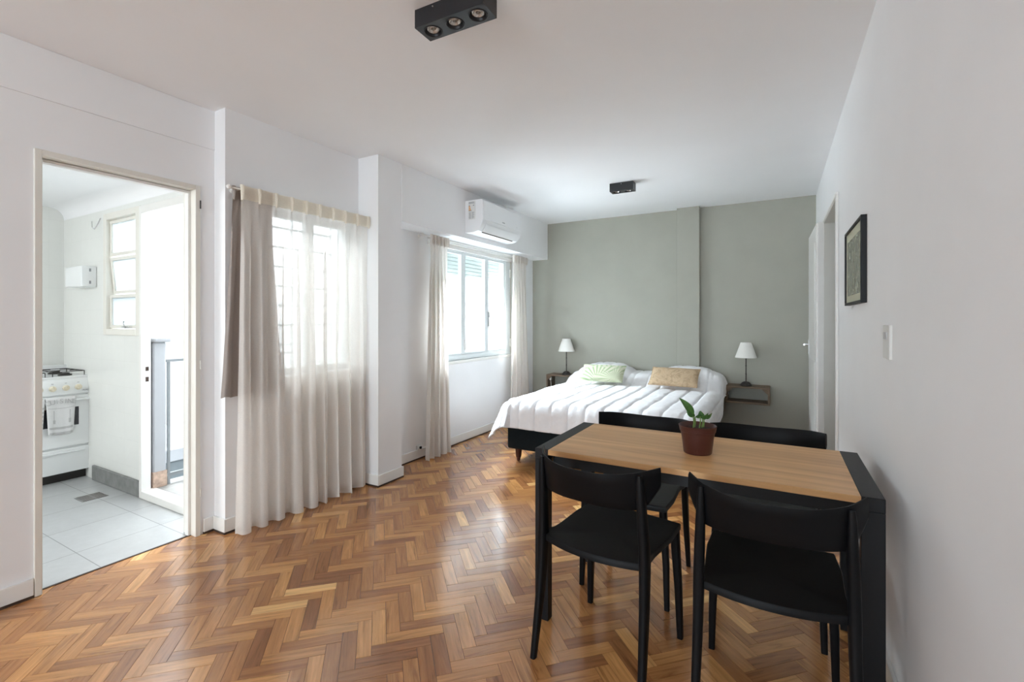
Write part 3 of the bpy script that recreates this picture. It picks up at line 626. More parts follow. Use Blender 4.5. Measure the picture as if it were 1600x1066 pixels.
# ================================================================== CHAIRS
def make_chair():
    t = thing('dining_chair', (0, 0, 0), 'x', 'chair', 'black plastic dining chairs round the table')
    # seat
    out = [(-0.205, 0.235), (-0.212, 0.10), (-0.203, -0.06), (-0.205, -0.105), (-0.214, -0.130), (-0.218, -0.155), (-0.214, -0.178), (-0.19, -0.186)]
    arc = [(0.19 * s, -0.186 - 0.036 * (1 - s * s)) for s in [k / 6 for k in range(-5, 6)]]
    right = [(-x, y) for x, y in out[::-1]]
    front = [(0.205 - 0.41 * k / 8, 0.235 + 0.012 * math.sin(math.pi * k / 8)) for k in range(1, 8)]
    poly = out + arc + right + front
    bm = B(); rings = []
    for sc_, z in ((0.93, 0.438), (1.0, 0.446), (1.0, 0.466), (0.985, 0.4705), (0.8, 0.4685), (0.5, 0.463), (0.2, 0.461)):
        rings.append([bm.verts.new((x * sc_, (y - 0.01) * sc_ + 0.01, z)) for x, y in poly])
    n = len(poly)
    for A, Q in zip(rings, rings[1:]):
        for i in range(n): bm.faces.new([A[i], A[(i + 1) % n], Q[(i + 1) % n], Q[i]])
    bm.faces.new(rings[0]); bm.faces.new(rings[-1])
    link('seat', bm, BLACK, t, smooth=50)
    for s in (-1, 1):
        bm = B(); loft(bm, [(s * 0.207, 0.222, 0.0, 0.0115, 0.012), (s * 0.202, 0.216, 0.2, 0.0145, 0.015), (s * 0.190, 0.213, 0.40, 0.017, 0.018), (s * 0.188, 0.212, 0.452, 0.017, 0.018)]); link('leg', bm, BLACK, t, smooth=50)
        bm = B()
        path = [(0.0, 0.217, -0.236, 0.0115, 0.013), (0.12, 0.215, -0.214, 0.0135, 0.0165), (0.25, 0.212, -0.193, 0.0150, 0.0205), (0.36, 0.210, -0.180, 0.0160, 0.023), (0.45, 0.209, -0.175, 0.0170, 0.025), (0.52, 0.208, -0.176, 0.0165, 0.023), (0.60, 0.205, -0.183, 0.016, 0.022), (0.68, 0.202, -0.189, 0.0145, 0.020), (0.75, 0.200, -0.195, 0.012, 0.017), (0.783, 0.199, -0.198, 0.008, 0.012)]
        loft(bm, [(s * x, y, z, a, b) for z, x, y, a, b in path], 18, 3.2); link('leg', bm, BLACK, t, smooth=50)
    # curved backrest band
    bm = B(); nu, nv = 36, 8; th = 0.014
    def P_(u, v, o):
        s = 2 * u - 1; w_ = max(0, (abs(s) - 0.80) / 0.20)
        zt = 0.800 - 0.022 * (1 - s * s); zb = 0.655 + 0.075 * w_ ** 1.3
        z = zb + (zt - zb) * v; e = 1 - (2 * v - 1) ** 8
        y = -0.247 + 0.127 * abs(s) ** 2.8 - (z - 0.65) * 0.10 * (1 - w_) + 0.02 * (1 - s * s) * (1 - v)
        nx = -0.36 * abs(s) ** 1.8 * (1 if s > 0 else -1); L = math.hypot(1, nx)
        t_ = o * th * 0.5 * (0.35 + 0.65 * e)
        return Vector((s * 0.245 + t_ * nx / L * 1.6, y + t_ / L, z))
    for o_ in (1, -1): grid(bm, nu, nv, lambda u, v: P_(u, v, o_))
    bmesh.ops.remove_doubles(bm, verts=bm.verts[:], dist=1e-5)
    be = [e for e in bm.edges if len(e.link_faces) == 1]; bmesh.ops.bridge_loops(bm, edges=be)
    link('backrest', bm, BLACK, t, smooth=50)
    return t
ch0 = make_chair()
spots = [(-0.584, 1.850, -7.5, 'slightly angled black chair nearest the camera, by the left end of the table'),
         (-0.018, 1.826, 1.0, 'black chair nearest the camera beside the right wall'),
         (-0.637, 2.436, 178.5, 'black chair on the bed side of the table, left of the potted plant'),
         (-0.047, 2.450, 181.0, 'black chair on the bed side of the table, right of the potted plant')]
for i, (x, y, a, lb) in enumerate(spots):
    o = ch0 if i == 0 else copy_tree(ch0)
    o.location = (x, y, 0); o.rotation_euler = (0, 0, R(a)); o['label'] = lb

# ================================================================== POTTED PLANT
pt = thing('potted_plant', (-0.296, 2.145, TZ), 'small green seedling in a brown-red plastic pot on the dining table', 'plant')
bm = B(); lathe(bm, [(0, 0), (0.054, 0), (0.057, 0.004), (0.065, 0.070), (0.070, 0.092), (0.0725, 0.094), (0.0755, 0.113), (0.077, 0.117), (0.075, 0.119), (0.0725, 0.116), (0.069, 0.096), (0.066, 0.092), (0.0, 0.090)], 48)
link('pot', bm, TERRA, pt, smooth=True)
bm = B(); lathe(bm, [(0.0685, 0.094), (0.068, 0.100), (0.05, 0.105), (0.02, 0.108), (0, 0.107)], 40)
for v in bm.verts: v.co.z += 0.004 * noise.noise(v.co * 60)
link('soil', bm, SOIL, pt, smooth=60)
# image-right is roughly world (0.87, 0.49)
rt = Vector((0.871, 0.491, 0)); fw = Vector((-0.491, 0.871, 0))
def leaf(tip, base, wd, curl, twist=0.0):
    base = Vector(base); tip = Vector(tip); ax = tip - base; L = ax.length; side = ax.cross(fw).normalized()
    side = (Matrix.Rotation(twist, 3, ax.normalized()) @ side); nrm = ax.cross(side).normalized()
    bm = B()
    def f(u, v):
        ww = wd * (math.sin(math.pi * min(1, v ** 0.75)) ** 0.8) if 0 < v < 1 else 0.0004
        s = 2 * u - 1
        return base + ax * v + side * s * ww + nrm * (curl * abs(s) * ww + 0.15 * L * math.sin(math.pi * v) * 0.5)
    grid(bm, 8, 14, f); return bm
def stem(p0, p1, r=0.0022):
    p0, p1 = Vector(p0), Vector(p1); mid = (p0 + p1) / 2 + rt * 0.003
    bm = B(); tube(bm, [p0, mid, p1], r, 8, lambda t: r * (1.35 - 0.5 * t)); return bm
def pl(x, z, y=0.0): return rt * x + fw * y + Vector((0, 0, z))
specs = [((-0.022, 0.105), (-0.024, 0.158), (-0.083, 0.236), 0.017, 0.5, 0.3),
         ((-0.018, 0.105), (-0.014, 0.152), (-0.046, 0.190), 0.013, 0.5, -0.5),
         ((-0.010, 0.105), (-0.006, 0.150), (0.024, 0.174), 0.014, 0.6, 0.6),
         ((0.004, 0.106), (0.006, 0.156), (0.040, 0.172), 0.015, 0.7, 0.7),
         ((0.018, 0.106), (0.020, 0.146), (0.012, 0.178), 0.013, 0.7, -0.4),
         ((0.028, 0.105), (0.030, 0.150), (0.070, 0.166), 0.013, 0.6, 0.6)]
for i, (a, b, c, wd, cu, tw) in enumerate(specs):
    yo = (i % 3 - 1) * 0.008
    s = link('stem', stem(pl(*a, yo), pl(*b, yo * 1.5)), STEM, pt, smooth=True)
    link('leaf', leaf(pl(*c, yo * 2 + 0.004), pl(*b, yo * 1.5), wd, cu, tw), LEAF, s, smooth=80, solid=0.0006)

# ================================================================== BED
BX0, BX1, BY0, BY1 = -2.21, -0.57, 3.83, 5.80
bd = thing('bed', ((BX0 + BX1) / 2, (BY0 + BY1) / 2, 0), 'double bed with black fabric base on turned dark wooden legs, head to the sage wall', 'bed')
cx, cy = (BX0 + BX1) / 2, (BY0 + BY1) / 2
box('base', BX0 - cx, BX1 - cx, BY0 - cy, BY1 - cy, 0.115, 0.345, BASEFAB, bd, bevel=0.02, seg=4)
box('mattress', BX0 - cx + 0.01, BX1 - cx - 0.01, BY0 - cy + 0.01, BY1 - cy, 0.345, 0.545, MATT, bd, bevel=0.04, seg=4)
for x in (BX0 - cx + 0.09, BX1 - cx - 0.09):
    for y in (BY0 - cy + 0.06, BY1 - cy - 0.08):
        bm = B(); lathe(bm, [(0, 0), (0.016, 0), (0.018, 0.01), (0.019, 0.025), (0.024, 0.03), (0.027, 0.05), (0.030, 0.085), (0.033, 0.118), (0, 0.118)], 20, x, y); lo = link('leg', bm, LEGWOOD, bd, smooth=True)
# duvet
def duvet():
    hx0, hx1 = BX0 + 0.075, BX1 - 0.02
    ztop = 0.565; drop = 0.29; r = 0.09
    def bend(d):
        """arc length d past the edge -> (outward, down)"""
        L = r * math.pi / 2
        if d <= 0: return 0, 0
        if d < L: a = d / r; return r * math.sin(a), r * (1 - math.cos(a))
        k = d - L; return r + k * 0.03, r + k * 0.99
    sx0, sx1 = hx0 - drop, hx1 + drop; sy0, sy1 = BY0 + 0.03 - drop, BY1 + 0.01
    nu, nv = 250, 190; bm = B(); V = []
    for i in range(nu + 1):
        col = []
        for j in range(nv + 1):
            sx = sx0 + (sx1 - sx0) * i / nu; sy = sy0 + (sy1 - sy0) * j / nv
            ex = min(0, sx - hx0) + max(0, sx - hx1); ey = min(0, sy - (BY0 + 0.03)); d = math.hypot(ex, ey) if (ex and ey) else abs(ex) + abs(ey)
            d = d * (0.93 if (ex and ey) else 1)
            out, dn = bend(d); fl = (0.46 if ex < 0 else 0.0) * (0.4 + 0.6 * max(0, 1 - (sy - BY0) / 1.2)); out += fl * max(0, d - 0.08); ux, uy = (ex / (math.hypot(ex, ey) or 1), ey / (math.hypot(ex, ey) or 1))
            bx_ = min(max(sx, hx0), hx1); by_ = max(sy, BY0 + 0.03)
            # quilt channels: seams run head to foot
            ph = ((sx + 2.046) / 0.157); fr = abs((ph % 1) - 0.5) * 2
            puff = 0.019 * (1 - fr ** 5.0) - 0.005 * math.exp(-((1 - fr) / 0.06) ** 2)
            wr = 0.010 * noise.noise(Vector((sx * 3.0, sy * 3.0, 0))) + 0.0045 * noise.noise(Vector((sx * 13, sy * 7, 4)))
            # wrinkles pulled across seams
            wr += 0.004 * math.exp(-((1 - fr) / 0.25) ** 2) * noise.noise(Vector((sx * 6, sy * 40, 9)))
            wr += 0.0025 * noise.noise(Vector((sx * 30, sy * 18, 2)))
            hz = 0
            for pc, hw in ((-1.80, 0.37), (-0.87, 0.37)):
                q = max(0, 1 - (abs(bx_ - pc) / hw) ** 3.2) if abs(bx_ - pc) < hw else 0
                yy = (sy - 5.20) / 0.28; yy = min(1, max(0, yy)); yy = yy * yy * (3 - 2 * yy)
                ye = min(1, max(0, (BY1 + 0.02 - sy) / 0.12)) ** 0.5
                hz = max(hz, 0.215 * (q ** 0.6) * yy * (0.55 + 0.45 * ye))
            yb = min(1, max(0, (sy - 5.18) / 0.3)); hz = max(hz, 0.125 * yb * yb * (3 - 2 * yb) * min(1, max(0, 1 - abs(bx_ - (-1.335)) / 0.85)) ** 0.3)
            puff *= 1 - 0.55 * min(1, hz / 0.15)
            t = min(1, d / (r * 1.57)); n_ = Vector((ux * t, uy * t, math.sqrt(max(0, 1 - t * t * 0.97)))); n_.normalize()
            fold = 0.016 * math.sin(sx * 9 + 1) * min(1, abs(ey) / 0.3) + 0.012 * math.sin(sy * 8) * min(1, abs(ex) / 0.3) * (1 if ex < 0 else 0.3)
            hem = 0.02 * noise.noise(Vector((sx * 2.2, sy * 2.2, 7))) * min(1, d / drop)
            p = Vector((bx_ + ux * (out + fold * abs(ux)), by_ + uy * (out + fold * abs(uy)), ztop - dn + hz + hem * 1.3)) + n_ * (puff + wr)
            if p.y > 5.835: p.y = 5.835
            if p.y > 5.74 and -1.06 < p.x < -0.75: p.y = 5.74
            col.append(bm.verts.new(p))
        V.append(col)
    for i in range(nu):
        for j in range(nv): bm.faces.new([V[i][j], V[i + 1][j], V[i + 1][j + 1], V[i][j + 1]])
    o = link('duvet', bm, DUVET, smooth=80, solid=0.012)
    return tag(o, 'puffy white channel-quilted duvet draped over the bed and its pillows', 'duvet')
duvet()
# cushions
def cushion(loc, rx, rz, mat, label, grp, W=0.25, H=0.128, D=0.05):
    t = thing('cushion', loc, label, 'cushion', grp, 0); t.rotation_euler = (R(rx), 0, R(rz))
    bm = B()
    for s in (1, -1):
        def f(u, v):
            a, b = 2 * u - 1, 2 * v - 1; k = max(0, (1 - abs(a) ** 3.2)) ** 0.55 * max(0, (1 - abs(b) ** 2.6)) ** 0.55
            pin = 1 - 0.05 * (1 - abs(a) ** 2) * (abs(b) ** 2); pin2 = 1 - 0.04 * (1 - abs(b) ** 2) * abs(a) ** 2
            return Vector((a * W * pin2, b * H * pin, s * (D * k + 0.001) + 0.006 * noise.noise(Vector((a * 3, b * 3, s * 5))) * k))
        grid(bm, 30, 18, f)
    bmesh.ops.remove_doubles(bm, verts=bm.verts[:], dist=0.0021)
    link('cover', bm, mat, t, smooth=80)
    bm = B(); pts = []
    for a in [k / 10 - 1 for k in range(21)]: pts.append((a * W, -H * (1 - 0.05 * (1 - a * a)), 0))
    for b in [k / 8 - 1 for k in range(1, 17)]: pts.append((W * (1 - 0.04 * (1 - b * b)), b * H, 0))
    for a in [1 - k / 10 for k in range(1, 21)]: pts.append((a * W, H * (1 - 0.05 * (1 - a * a)), 0))
    for b in [1 - k / 8 for k in range(1, 16)]: pts.append((-W * (1 - 0.04 * (1 - b * b)), b * H, 0))
    tube(bm, pts + [pts[0]], 0.0035, 6); link('piping', bm, mat, t, smooth=True)
cushion((-1.735, 5.185, 0.712), 40, 2, CUSHG, 'pale green palm-leaf print cushion lying on the left half of the duvet', 'cushions on the bed')
cushion((-0.955, 5.21, 0.712), 42, -3, CUSHB, 'tan and brown print cushion lying on the right half of the duvet', 'cushions on the bed')

# ================================================================== WALL SHELVES AND LAMPS
def make_shelf():
    t = thing('wall_shelf', (0, 0, 0), 'x', 'shelf', 'bedside box shelves')
    W, D, Z0, Z1 = 0.2145, 0.235, 0.0, 0.185
    box('top_panel', -W, W, -D, 0, Z1 - 0.018, Z1, SHELFW, t, bevel=0.002); box('bottom_panel', -W, W, -D, 0, Z0, Z0 + 0.018, SHELFW, t, bevel=0.002)
    for s in (-1, 1):
        x0, x1 = (-W, -W + 0.02) if s < 0 else (W - 0.02, W)
        box('side_panel', x0, x1, -D, 0, Z0 + 0.018, Z1 - 0.018, SHELFW, t, bevel=0.001)
        bm = B(); xo = s * (W - 0.02)
        prism(bm, [(xo, Z1 - 0.018), (xo - s * 0.055, Z1 - 0.018), (xo - s * 0.045, Z1 - 0.032), (xo - s * 0.012, Z1 - 0.062), (xo, Z1 - 0.072)], 0, 1, Matrix(((1, 0, 0, 0), (0, 0, 0.02, -D + 0.002), (0, 1, 0, 0), (0, 0, 0, 1))))
        link('corner_bracket', bm, SHELFW, t)
    return t
sh = make_shelf(); sh.location = (-0.279, YB, 0.418); sh['label'] = 'brown wooden box shelf on the sage wall, right of the bed'
sh2 = copy_tree(sh); sh2.location = (-2.435, YB, 0.418); sh2['label'] = 'brown wooden box shelf left of the bed, half hidden by the duvet'
def make_lamp():
    t = thing('table_lamp', (0, 0, 0), 'x', 'lamp', 'bedside lamps')
    bm = B(); lathe(bm, [(0, 0), (0.060, 0), (0.062, 0.006), (0.056, 0.014), (0.046, 0.020), (0.040, 0.032), (0.026, 0.042), (0.010, 0.046), (0, 0.046)], 32)
    for v in bm.verts:
        if 0.012 < v.co.z < 0.035: a = math.atan2(v.co.y, v.co.x); v.co.x *= 1 + 0.05 * math.cos(8 * a); v.co.y *= 1 + 0.05 * math.cos(8 * a)
    link('base', bm, DARKM, t, smooth=True)
    bm = B(); lathe(bm, [(0.006, 0.04), (0.006, 0.12), (0.010, 0.125), (0.006, 0.13), (0.0055, 0.21), (0.009, 0.215), (0.0055, 0.22), (0.0055, 0.30), (0.013, 0.305), (0.013, 0.345), (0, 0.345)], 16); link('pole', bm, DARKM, t, smooth=True)
    bm = B(); lathe(bm, [(0.108, 0.305), (0.1085, 0.308), (0.054, 0.468), (0.052, 0.470), (0.0525, 0.467), (0.1065, 0.308), (0.108, 0.305)], 48); link('lamp_shade', bm, SHADE, t, smooth=True)
    bm = B(); bx(bm, -0.052, 0.052, -0.0015, 0.0015, 0.462, 0.465); bx(bm, -0.0015, 0.0015, -0.052, 0.052, 0.462, 0.465); lathe(bm, [(0.0, 0.345), (0.012, 0.35), (0.02, 0.38), (0.028, 0.41), (0.02, 0.435), (0, 0.445)], 16); link('bulb', bm, SHADE, t, smooth=True)
    return t
lp = make_lamp(); lp.location = (-0.295, YB - 0.13, 0.603); lp['label'] = 'bronze table lamp with white cone shade on the shelf right of the bed'
lp2 = copy_tree(lp); lp2.location = (-2.408, YB - 0.13, 0.603); lp2['label'] = 'bronze table lamp with white cone shade on the shelf left of the bed'
ou = thing('power_plug', (-2.61, YB, 0.53), 'white plug with its cable inside the shelf left of the bed', 'plug')
bm = B(); bx(bm, -0.012, 0.012, -0.20, -0.17, -0.005, 0.04); link('plug_body', bm, DUCTW, ou, bevel=0.004); bm = B(); tube(bm, [(0, -0.185, -0.003), (0.004, -0.18, -0.05), (0.0, -0.17, -0.09)], 0.003, 8); link('cable', bm, DUCTW, ou, smooth=True)

# ================================================================== CEILING SPOTS
def spot_bar(loc, L, n, label):
    t = thing('ceiling_spotlight', loc, label, 'ceiling light', 'black ceiling spotlight boxes', R(1.3)); W, H = 0.105, 0.077
    bm = B(); ls = L / n
    # bottom plate with round openings, walls and top
    cs = [-L / 2 + ls * (k + 0.5) for k in range(n)]
    bx(bm, -L / 2, L / 2, -W / 2, W / 2, -0.006, 0); bx(bm, -L / 2, -L / 2 + 0.003, -W / 2, W / 2, -H, -0.006); bx(bm, L / 2 - 0.003, L / 2, -W / 2, W / 2, -H, -0.006)
    bx(bm, -L / 2 + 0.003, L / 2 - 0.003, -W / 2, -W / 2 + 0.003, -H, -0.006); bx(bm, -L / 2 + 0.003, L / 2 - 0.003, W / 2 - 0.003, W / 2, -H, -0.006)
    seg = 32; r0 = 0.040
    for c in cs:
        inner = [bm.verts.new((c + r0 * math.cos(2 * math.pi * k / seg), r0 * math.sin(2 * math.pi * k / seg), -H)) for k in range(seg)]
        outer = []
        for k in range(seg):
            a = 2 * math.pi * k / seg; hx, hy = ls / 2, W / 2; m_ = min(hx / abs(math.cos(a)) if abs(math.cos(a)) > 1e-6 else 9, hy / abs(math.sin(a)) if abs(math.sin(a)) > 1e-6 else 9)
            outer.append(bm.verts.new((c + m_ * math.cos(a), m_ * math.sin(a), -H)))
        for k in range(seg): bm.faces.new([inner[k], inner[(k + 1) % seg], outer[(k + 1) % seg], outer[k]])
        for sx_ in (-1, 1):
            for sy_ in (-1, 1):
                cv = Vector((c + sx_ * ls / 2, sy_ * W / 2, -H)); near = sorted(range(seg), key=lambda k: (outer[k].co - cv).length)[:2]
                if (outer[near[0]].co - cv).length > 1e-5: bm.faces.new([outer[near[0]], outer[near[1]], bm.verts.new(cv)])
    link('housing', bm, LBLACK, t)
    bm = B()
    link_scr = lathe(bm, [(0, 0), (0.003, 0), (0.003, 0.004), (0, 0.004)], 10, 0, 0, 0, Matrix.Translation((-L * 0.22 if n == 3 else 0.0, -W / 2, -0.014)) @ Matrix.Rotation(R(90), 4, 'X')); link('screw', bm, STEEL, t)
    for c in cs:
        bm = B(); lathe(bm, [(0.041, -H - 0.001), (0.0385, -H - 0.003), (0.035, -H - 0.001), (0.033, -H + 0.008), (0.030, -H + 0.012), (0.028, -H + 0.016), (0.040, -H + 0.03), (0.041, -H - 0.001)], 32, c, 0); g = link('tilt_ring', bm, LBLACK, t, smooth=True)
        bm = B(); Mx = Matrix.Translation((c, 0, -H + 0.012)) @ Matrix.Rotation(R(random.uniform(-9, 9)), 4, 'X') @ Matrix.Rotation(R(random.uniform(-9, 9)), 4, 'Y')
        lathe(bm, [(0.0, 0.010), (0.008, 0.010), (0.010, -0.002), (0.014, 0.002), (0.022, -0.006), (0.026, -0.004), (0.028, 0.004), (0.0, 0.02)], 24, 0, 0, 0, Mx); link('bulb', bm, BULB, g, smooth=True)
spot_bar((-1.166, 1.588, CZ), 0.338, 3, 'black rectangular ceiling box with three recessed spotlights, nearest the camera')
spot_bar((-1.292, 4.46, CZ), 0.225, 2, 'small black ceiling box with two spotlights, above the bed')

# ================================================================== AIR CONDITIONER
ac = thing('air_conditioner', (XP + 0.005, 4.305, 2.36), 'white wall-mounted air conditioner on the beam above the bedroom window', 'air conditioner')
pr = [(0, -0.165), (0.10, -0.165), (0.150, -0.150), (0.185, -0.115), (0.205, -0.075), (0.212, -0.045), (0.212, 0.14), (0.208, 0.152), (0.198, 0.158), (0, 0.158)]
bm = B(); prism(bm, pr, -0.405, 0.405, Matrix(((1, 0, 0, 0), (0, 0, 1, 0), (0, 1, 0, 0), (0, 0, 0, 1)))); acb = link('body', bm, ACW, ac, bevel=0.004, smooth=25)
bm = B(); prism(bm, [(0.2125, -0.043), (0.216, -0.040), (0.216, 0.118), (0.214, 0.14), (0.21, 0.14), (0.2125, 0.12)], -0.398, 0.398, Matrix(((1, 0, 0, 0), (0, 0, 1, 0), (0, 1, 0, 0), (0, 0, 0, 1)))); link('front_panel', bm, ACW, ac, smooth=25)
bm = B(); prism(bm, [(0.157, -0.150), (0.187, -0.118), (0.204, -0.085), (0.208, -0.087), (0.190, -0.122), (0.160, -0.155)], -0.34, 0.34, Matrix(((1, 0, 0, 0), (0, 0, 1, 0), (0, 1, 0, 0), (0, 0, 0, 1)))); link('flap', bm, ACW, ac, smooth=25)
bm = B(); prism(bm, [(0.135, -0.150), (0.152, -0.143), (0.157, -0.153), (0.137, -0.159)], -0.31, 0.31, Matrix(((1, 0, 0, 0), (0, 0, 1, 0), (0, 1, 0, 0), (0, 0, 0, 1)))); link('air_slot', bm, DARKGAP, ac)
stk = box('energy_sticker', 0.045, 0.125, -0.4095, -0.4055, -0.035, 0.145, DUCTW, ac); stk['label'] = 'white energy label with orange arrow mark'
bm = B()
for k in range(3): bx(bm, 0.05, 0.075 - k * 0.005, -0.4115, -0.4100, 0.055 + k * 0.016, 0.067 + k * 0.016)
link('orange_arrows', bm, ORANGEP, stk)
bm = B(); bx(bm, 0.05, 0.118, -0.4115, -0.41, 0.122, 0.128); bx(bm, 0.05, 0.11, -0.4115, -0.41, 0.132, 0.138); bx(bm, 0.052, 0.062, -0.4117, -0.4112, 0.098, 0.108); bx(bm, 0.05, 0.085, -0.4117, -0.4112, 0.048, 0.054); bx(bm, 0.10, 0.113, -0.4115, -0.41, 0.098, 0.108)
for k in range(9): bx(bm, 0.05 if k % 2 else 0.055, 0.075, -0.4115, -0.41, -0.026 + k * 0.0075, -0.023 + k * 0.0075); bx(bm, 0.085, 0.115 if k % 3 else 0.105, -0.4115, -0.41, -0.026 + k * 0.0075, -0.023 + k * 0.0075)
link('printed_lines', bm, GREYP, stk)
bm = B(); bx(bm, 0.216, 0.2168, -0.03, 0.02, -0.018, -0.010); link('badge', bm, GREYP, ac); bm = B(); bx(bm, 0.216, 0.2168, 0.275, 0.295, -0.016, -0.012); link('indicator', bm, LGREYP, ac)

# ================================================================== PICTURE, SWITCH, SOCKET
pc = thing('framed_picture', (XR, 2.945, 1.60), 'thin black framed grey print on the right wall', 'picture')
W, H, D = 0.295, 0.201, 0.024
for n_, a in (('frame_rail', (-D, 0, -W, W, H - 0.014, H)), ('frame_rail', (-D, 0, -W, W, -H, -H + 0.014)), ('frame_stile', (-D, 0, -W, -W + 0.016, -H + 0.014, H - 0.014)), ('frame_stile', (-D, 0, W - 0.016, W, -H + 0.014, H - 0.014))):
    bm = B(); bx(bm, *a); link(n_, bm, TBLACK, pc, bevel=0.001)
box('mount', -0.016, -0.008, -W + 0.016, W - 0.016, -H + 0.014, H - 0.014, MATB, pc); box('print', -0.0175, -0.016, -W + 0.085, W - 0.075, -H + 0.05, H - 0.06, PRINT, pc)
sw = thing('light_switch', (XR, 2.167, 1.239), 'cream wall plate with two small rocker switches on the right wall', 'switch')
box('plate', -0.010, 0, -0.056, 0.056, -0.062, 0.062, DUCTW, sw, bevel=0.003)
box('rocker', -0.013, -0.009, -0.020, 0.004, 0.010, 0.036, LGREYP, sw, bevel=0.001); box('rocker', -0.013, -0.009, 0.012, 0.034, 0.010, 0.036, LGREYP, sw, bevel=0.001)
so = thing('wall_socket', (XW + T, 3.43, 0.105), 'small white socket with a black plug above the bedroom baseboard, beside the curtain', 'socket')
box('socket_plate', -0.012, 0.010, -0.01, 0.05, -0.012, 0.028, DUCTW, so, bevel=0.002); bm = B(); bx(bm, 0.010, 0.028, 0.012, 0.032, -0.004, 0.018); link('plug', bm, BLACK, so, bevel=0.004)

# ================================================================== KITCHEN
st = thing('gas_stove', (-5.05, 1.475, 0), 'white free-standing gas stove with four cream knobs in the kitchen', 'stove')
SY0, SY1, SD = -0.265, 0.250, 0.46
box('body', -SD, -0.012, SY0 + 0.004, SY1 - 0.004, 0.07, 0.845, ENAMEL, st, bevel=0.006)
box('plinth', -SD + 0.03, -0.05, SY0 + 0.02, SY1 - 0.02, 0.0, 0.07, IRON, st)
bm = B(); prism(bm, [(-0.02, 0.71), (0.003, 0.71), (-0.004, 0.80), (-0.015, 0.842), (-0.03, 0.842)], SY0, SY1, Matrix(((1, 0, 0, 0), (0, 0, 1, 0), (0, 1, 0, 0), (0, 0, 0, 1)))); cp = link('control_panel', bm, ENAMEL, st, bevel=0.003)
for y in (-0.078, 0.0, 0.082, 0.160):
    bm = B(); lathe(bm, [(0, 0), (0.023, 0), (0.023, 0.008), (0.017, 0.012), (0.016, 0.026), (0, 0.028)], 20, 0, 0, 0, Matrix.Translation((-0.002, y, 0.765)) @ Matrix.Rotation(R(86), 4, 'Y')); bx(bm, 0.018, 0.032, y - 0.004, y + 0.004, 0.749, 0.783); link('knob', bm, KNOB, cp, smooth=True)
for y in (-0.078, 0.0, 0.082, 0.160): box('printed_mark', -0.003, -0.001, y - 0.006, y + 0.006, 0.802, 0.806, GREYP, cp)
bm = B()
for k in range(9): bx(bm, 0.0015, 0.003, 0.185 + k * 0.006, 0.1915 + k * 0.006, 0.733 + 0.002 * math.sin(k * 2), 0.737 + 0.003 * math.sin(k * 2.0))
link('printed_script', bm, GREYP, cp)
od = box('oven_door', -0.012, 0.006, SY0, SY1, 0.285, 0.698, ENAMEL, st, bevel=0.006)
ow = box('oven_window', 0.005, 0.0075, -0.17, 0.160, 0.455, 0.605, OVENGLASS, od, bevel=0.004); ow['label'] = 'dark glass oven window'
bm = B(); bx(bm, 0.018, 0.030, SY0 + 0.02, SY1 - 0.02, 0.655, 0.672); bx(bm, 0.004, 0.019, SY0 + 0.02, SY0 + 0.04, 0.657, 0.670); bx(bm, 0.004, 0.019, SY1 - 0.04, SY1 - 0.02, 0.657, 0.670); link('oven_handle', bm, ENAMEL, od, bevel=0.006)
dr = box('drawer', -0.012, 0.006, SY0, SY1, 0.075, 0.272, ENAMEL, st, bevel=0.006)
bm = B(); bx(bm, 0.004, 0.018, SY0 + 0.03, SY1 - 0.05, 0.235, 0.252); link('drawer_handle', bm, ENAMEL, dr, bevel=0.005)
box('hob_top', -SD, -0.01, SY0, SY1, 0.843, 0.858, ENAMEL, st, bevel=0.004)
box('backsplash', -SD - 0.012, -SD + 0.006, SY0 + 0.02, SY1 - 0.02, 0.85, 0.925, ENAMEL, st, bevel=0.004)
for gx in (-0.34, -0.13):
    for gy in (-0.13, 0.115):
        bm = B(); lathe(bm, [(0, 0.858), (0.045, 0.858), (0.045, 0.866), (0.03, 0.872), (0.03, 0.878), (0, 0.878)], 20, gx, gy); link('burner', bm, IRON, st, smooth=True)
for gy in (-0.13, 0.115):
    bm = B()
    for x, y in ((-0.42, gy - 0.10), (-0.42, gy + 0.10), (-0.05, gy - 0.10), (-0.05, gy + 0.10)): tube(bm, [(x, y, 0.858), (x, y, 0.893)], 0.003, 6)
    for y in (gy - 0.10, gy + 0.10): tube(bm, [(-0.42, y, 0.893), (-0.05, y, 0.893)], 0.003, 6)
    for x in (-0.42, -0.235, -0.05): tube(bm, [(x, gy - 0.10, 0.893), (x, gy + 0.10, 0.893)], 0.003, 6)
    for x in (-0.34, -0.13):
        tube(bm, [(x, gy - 0.10, 0.893), (x, gy - 0.03, 0.896)], 0.003, 6); tube(bm, [(x, gy + 0.03, 0.896), (x, gy + 0.10, 0.893)], 0.003, 6)
    link('pan_grate', bm, IRON, st)
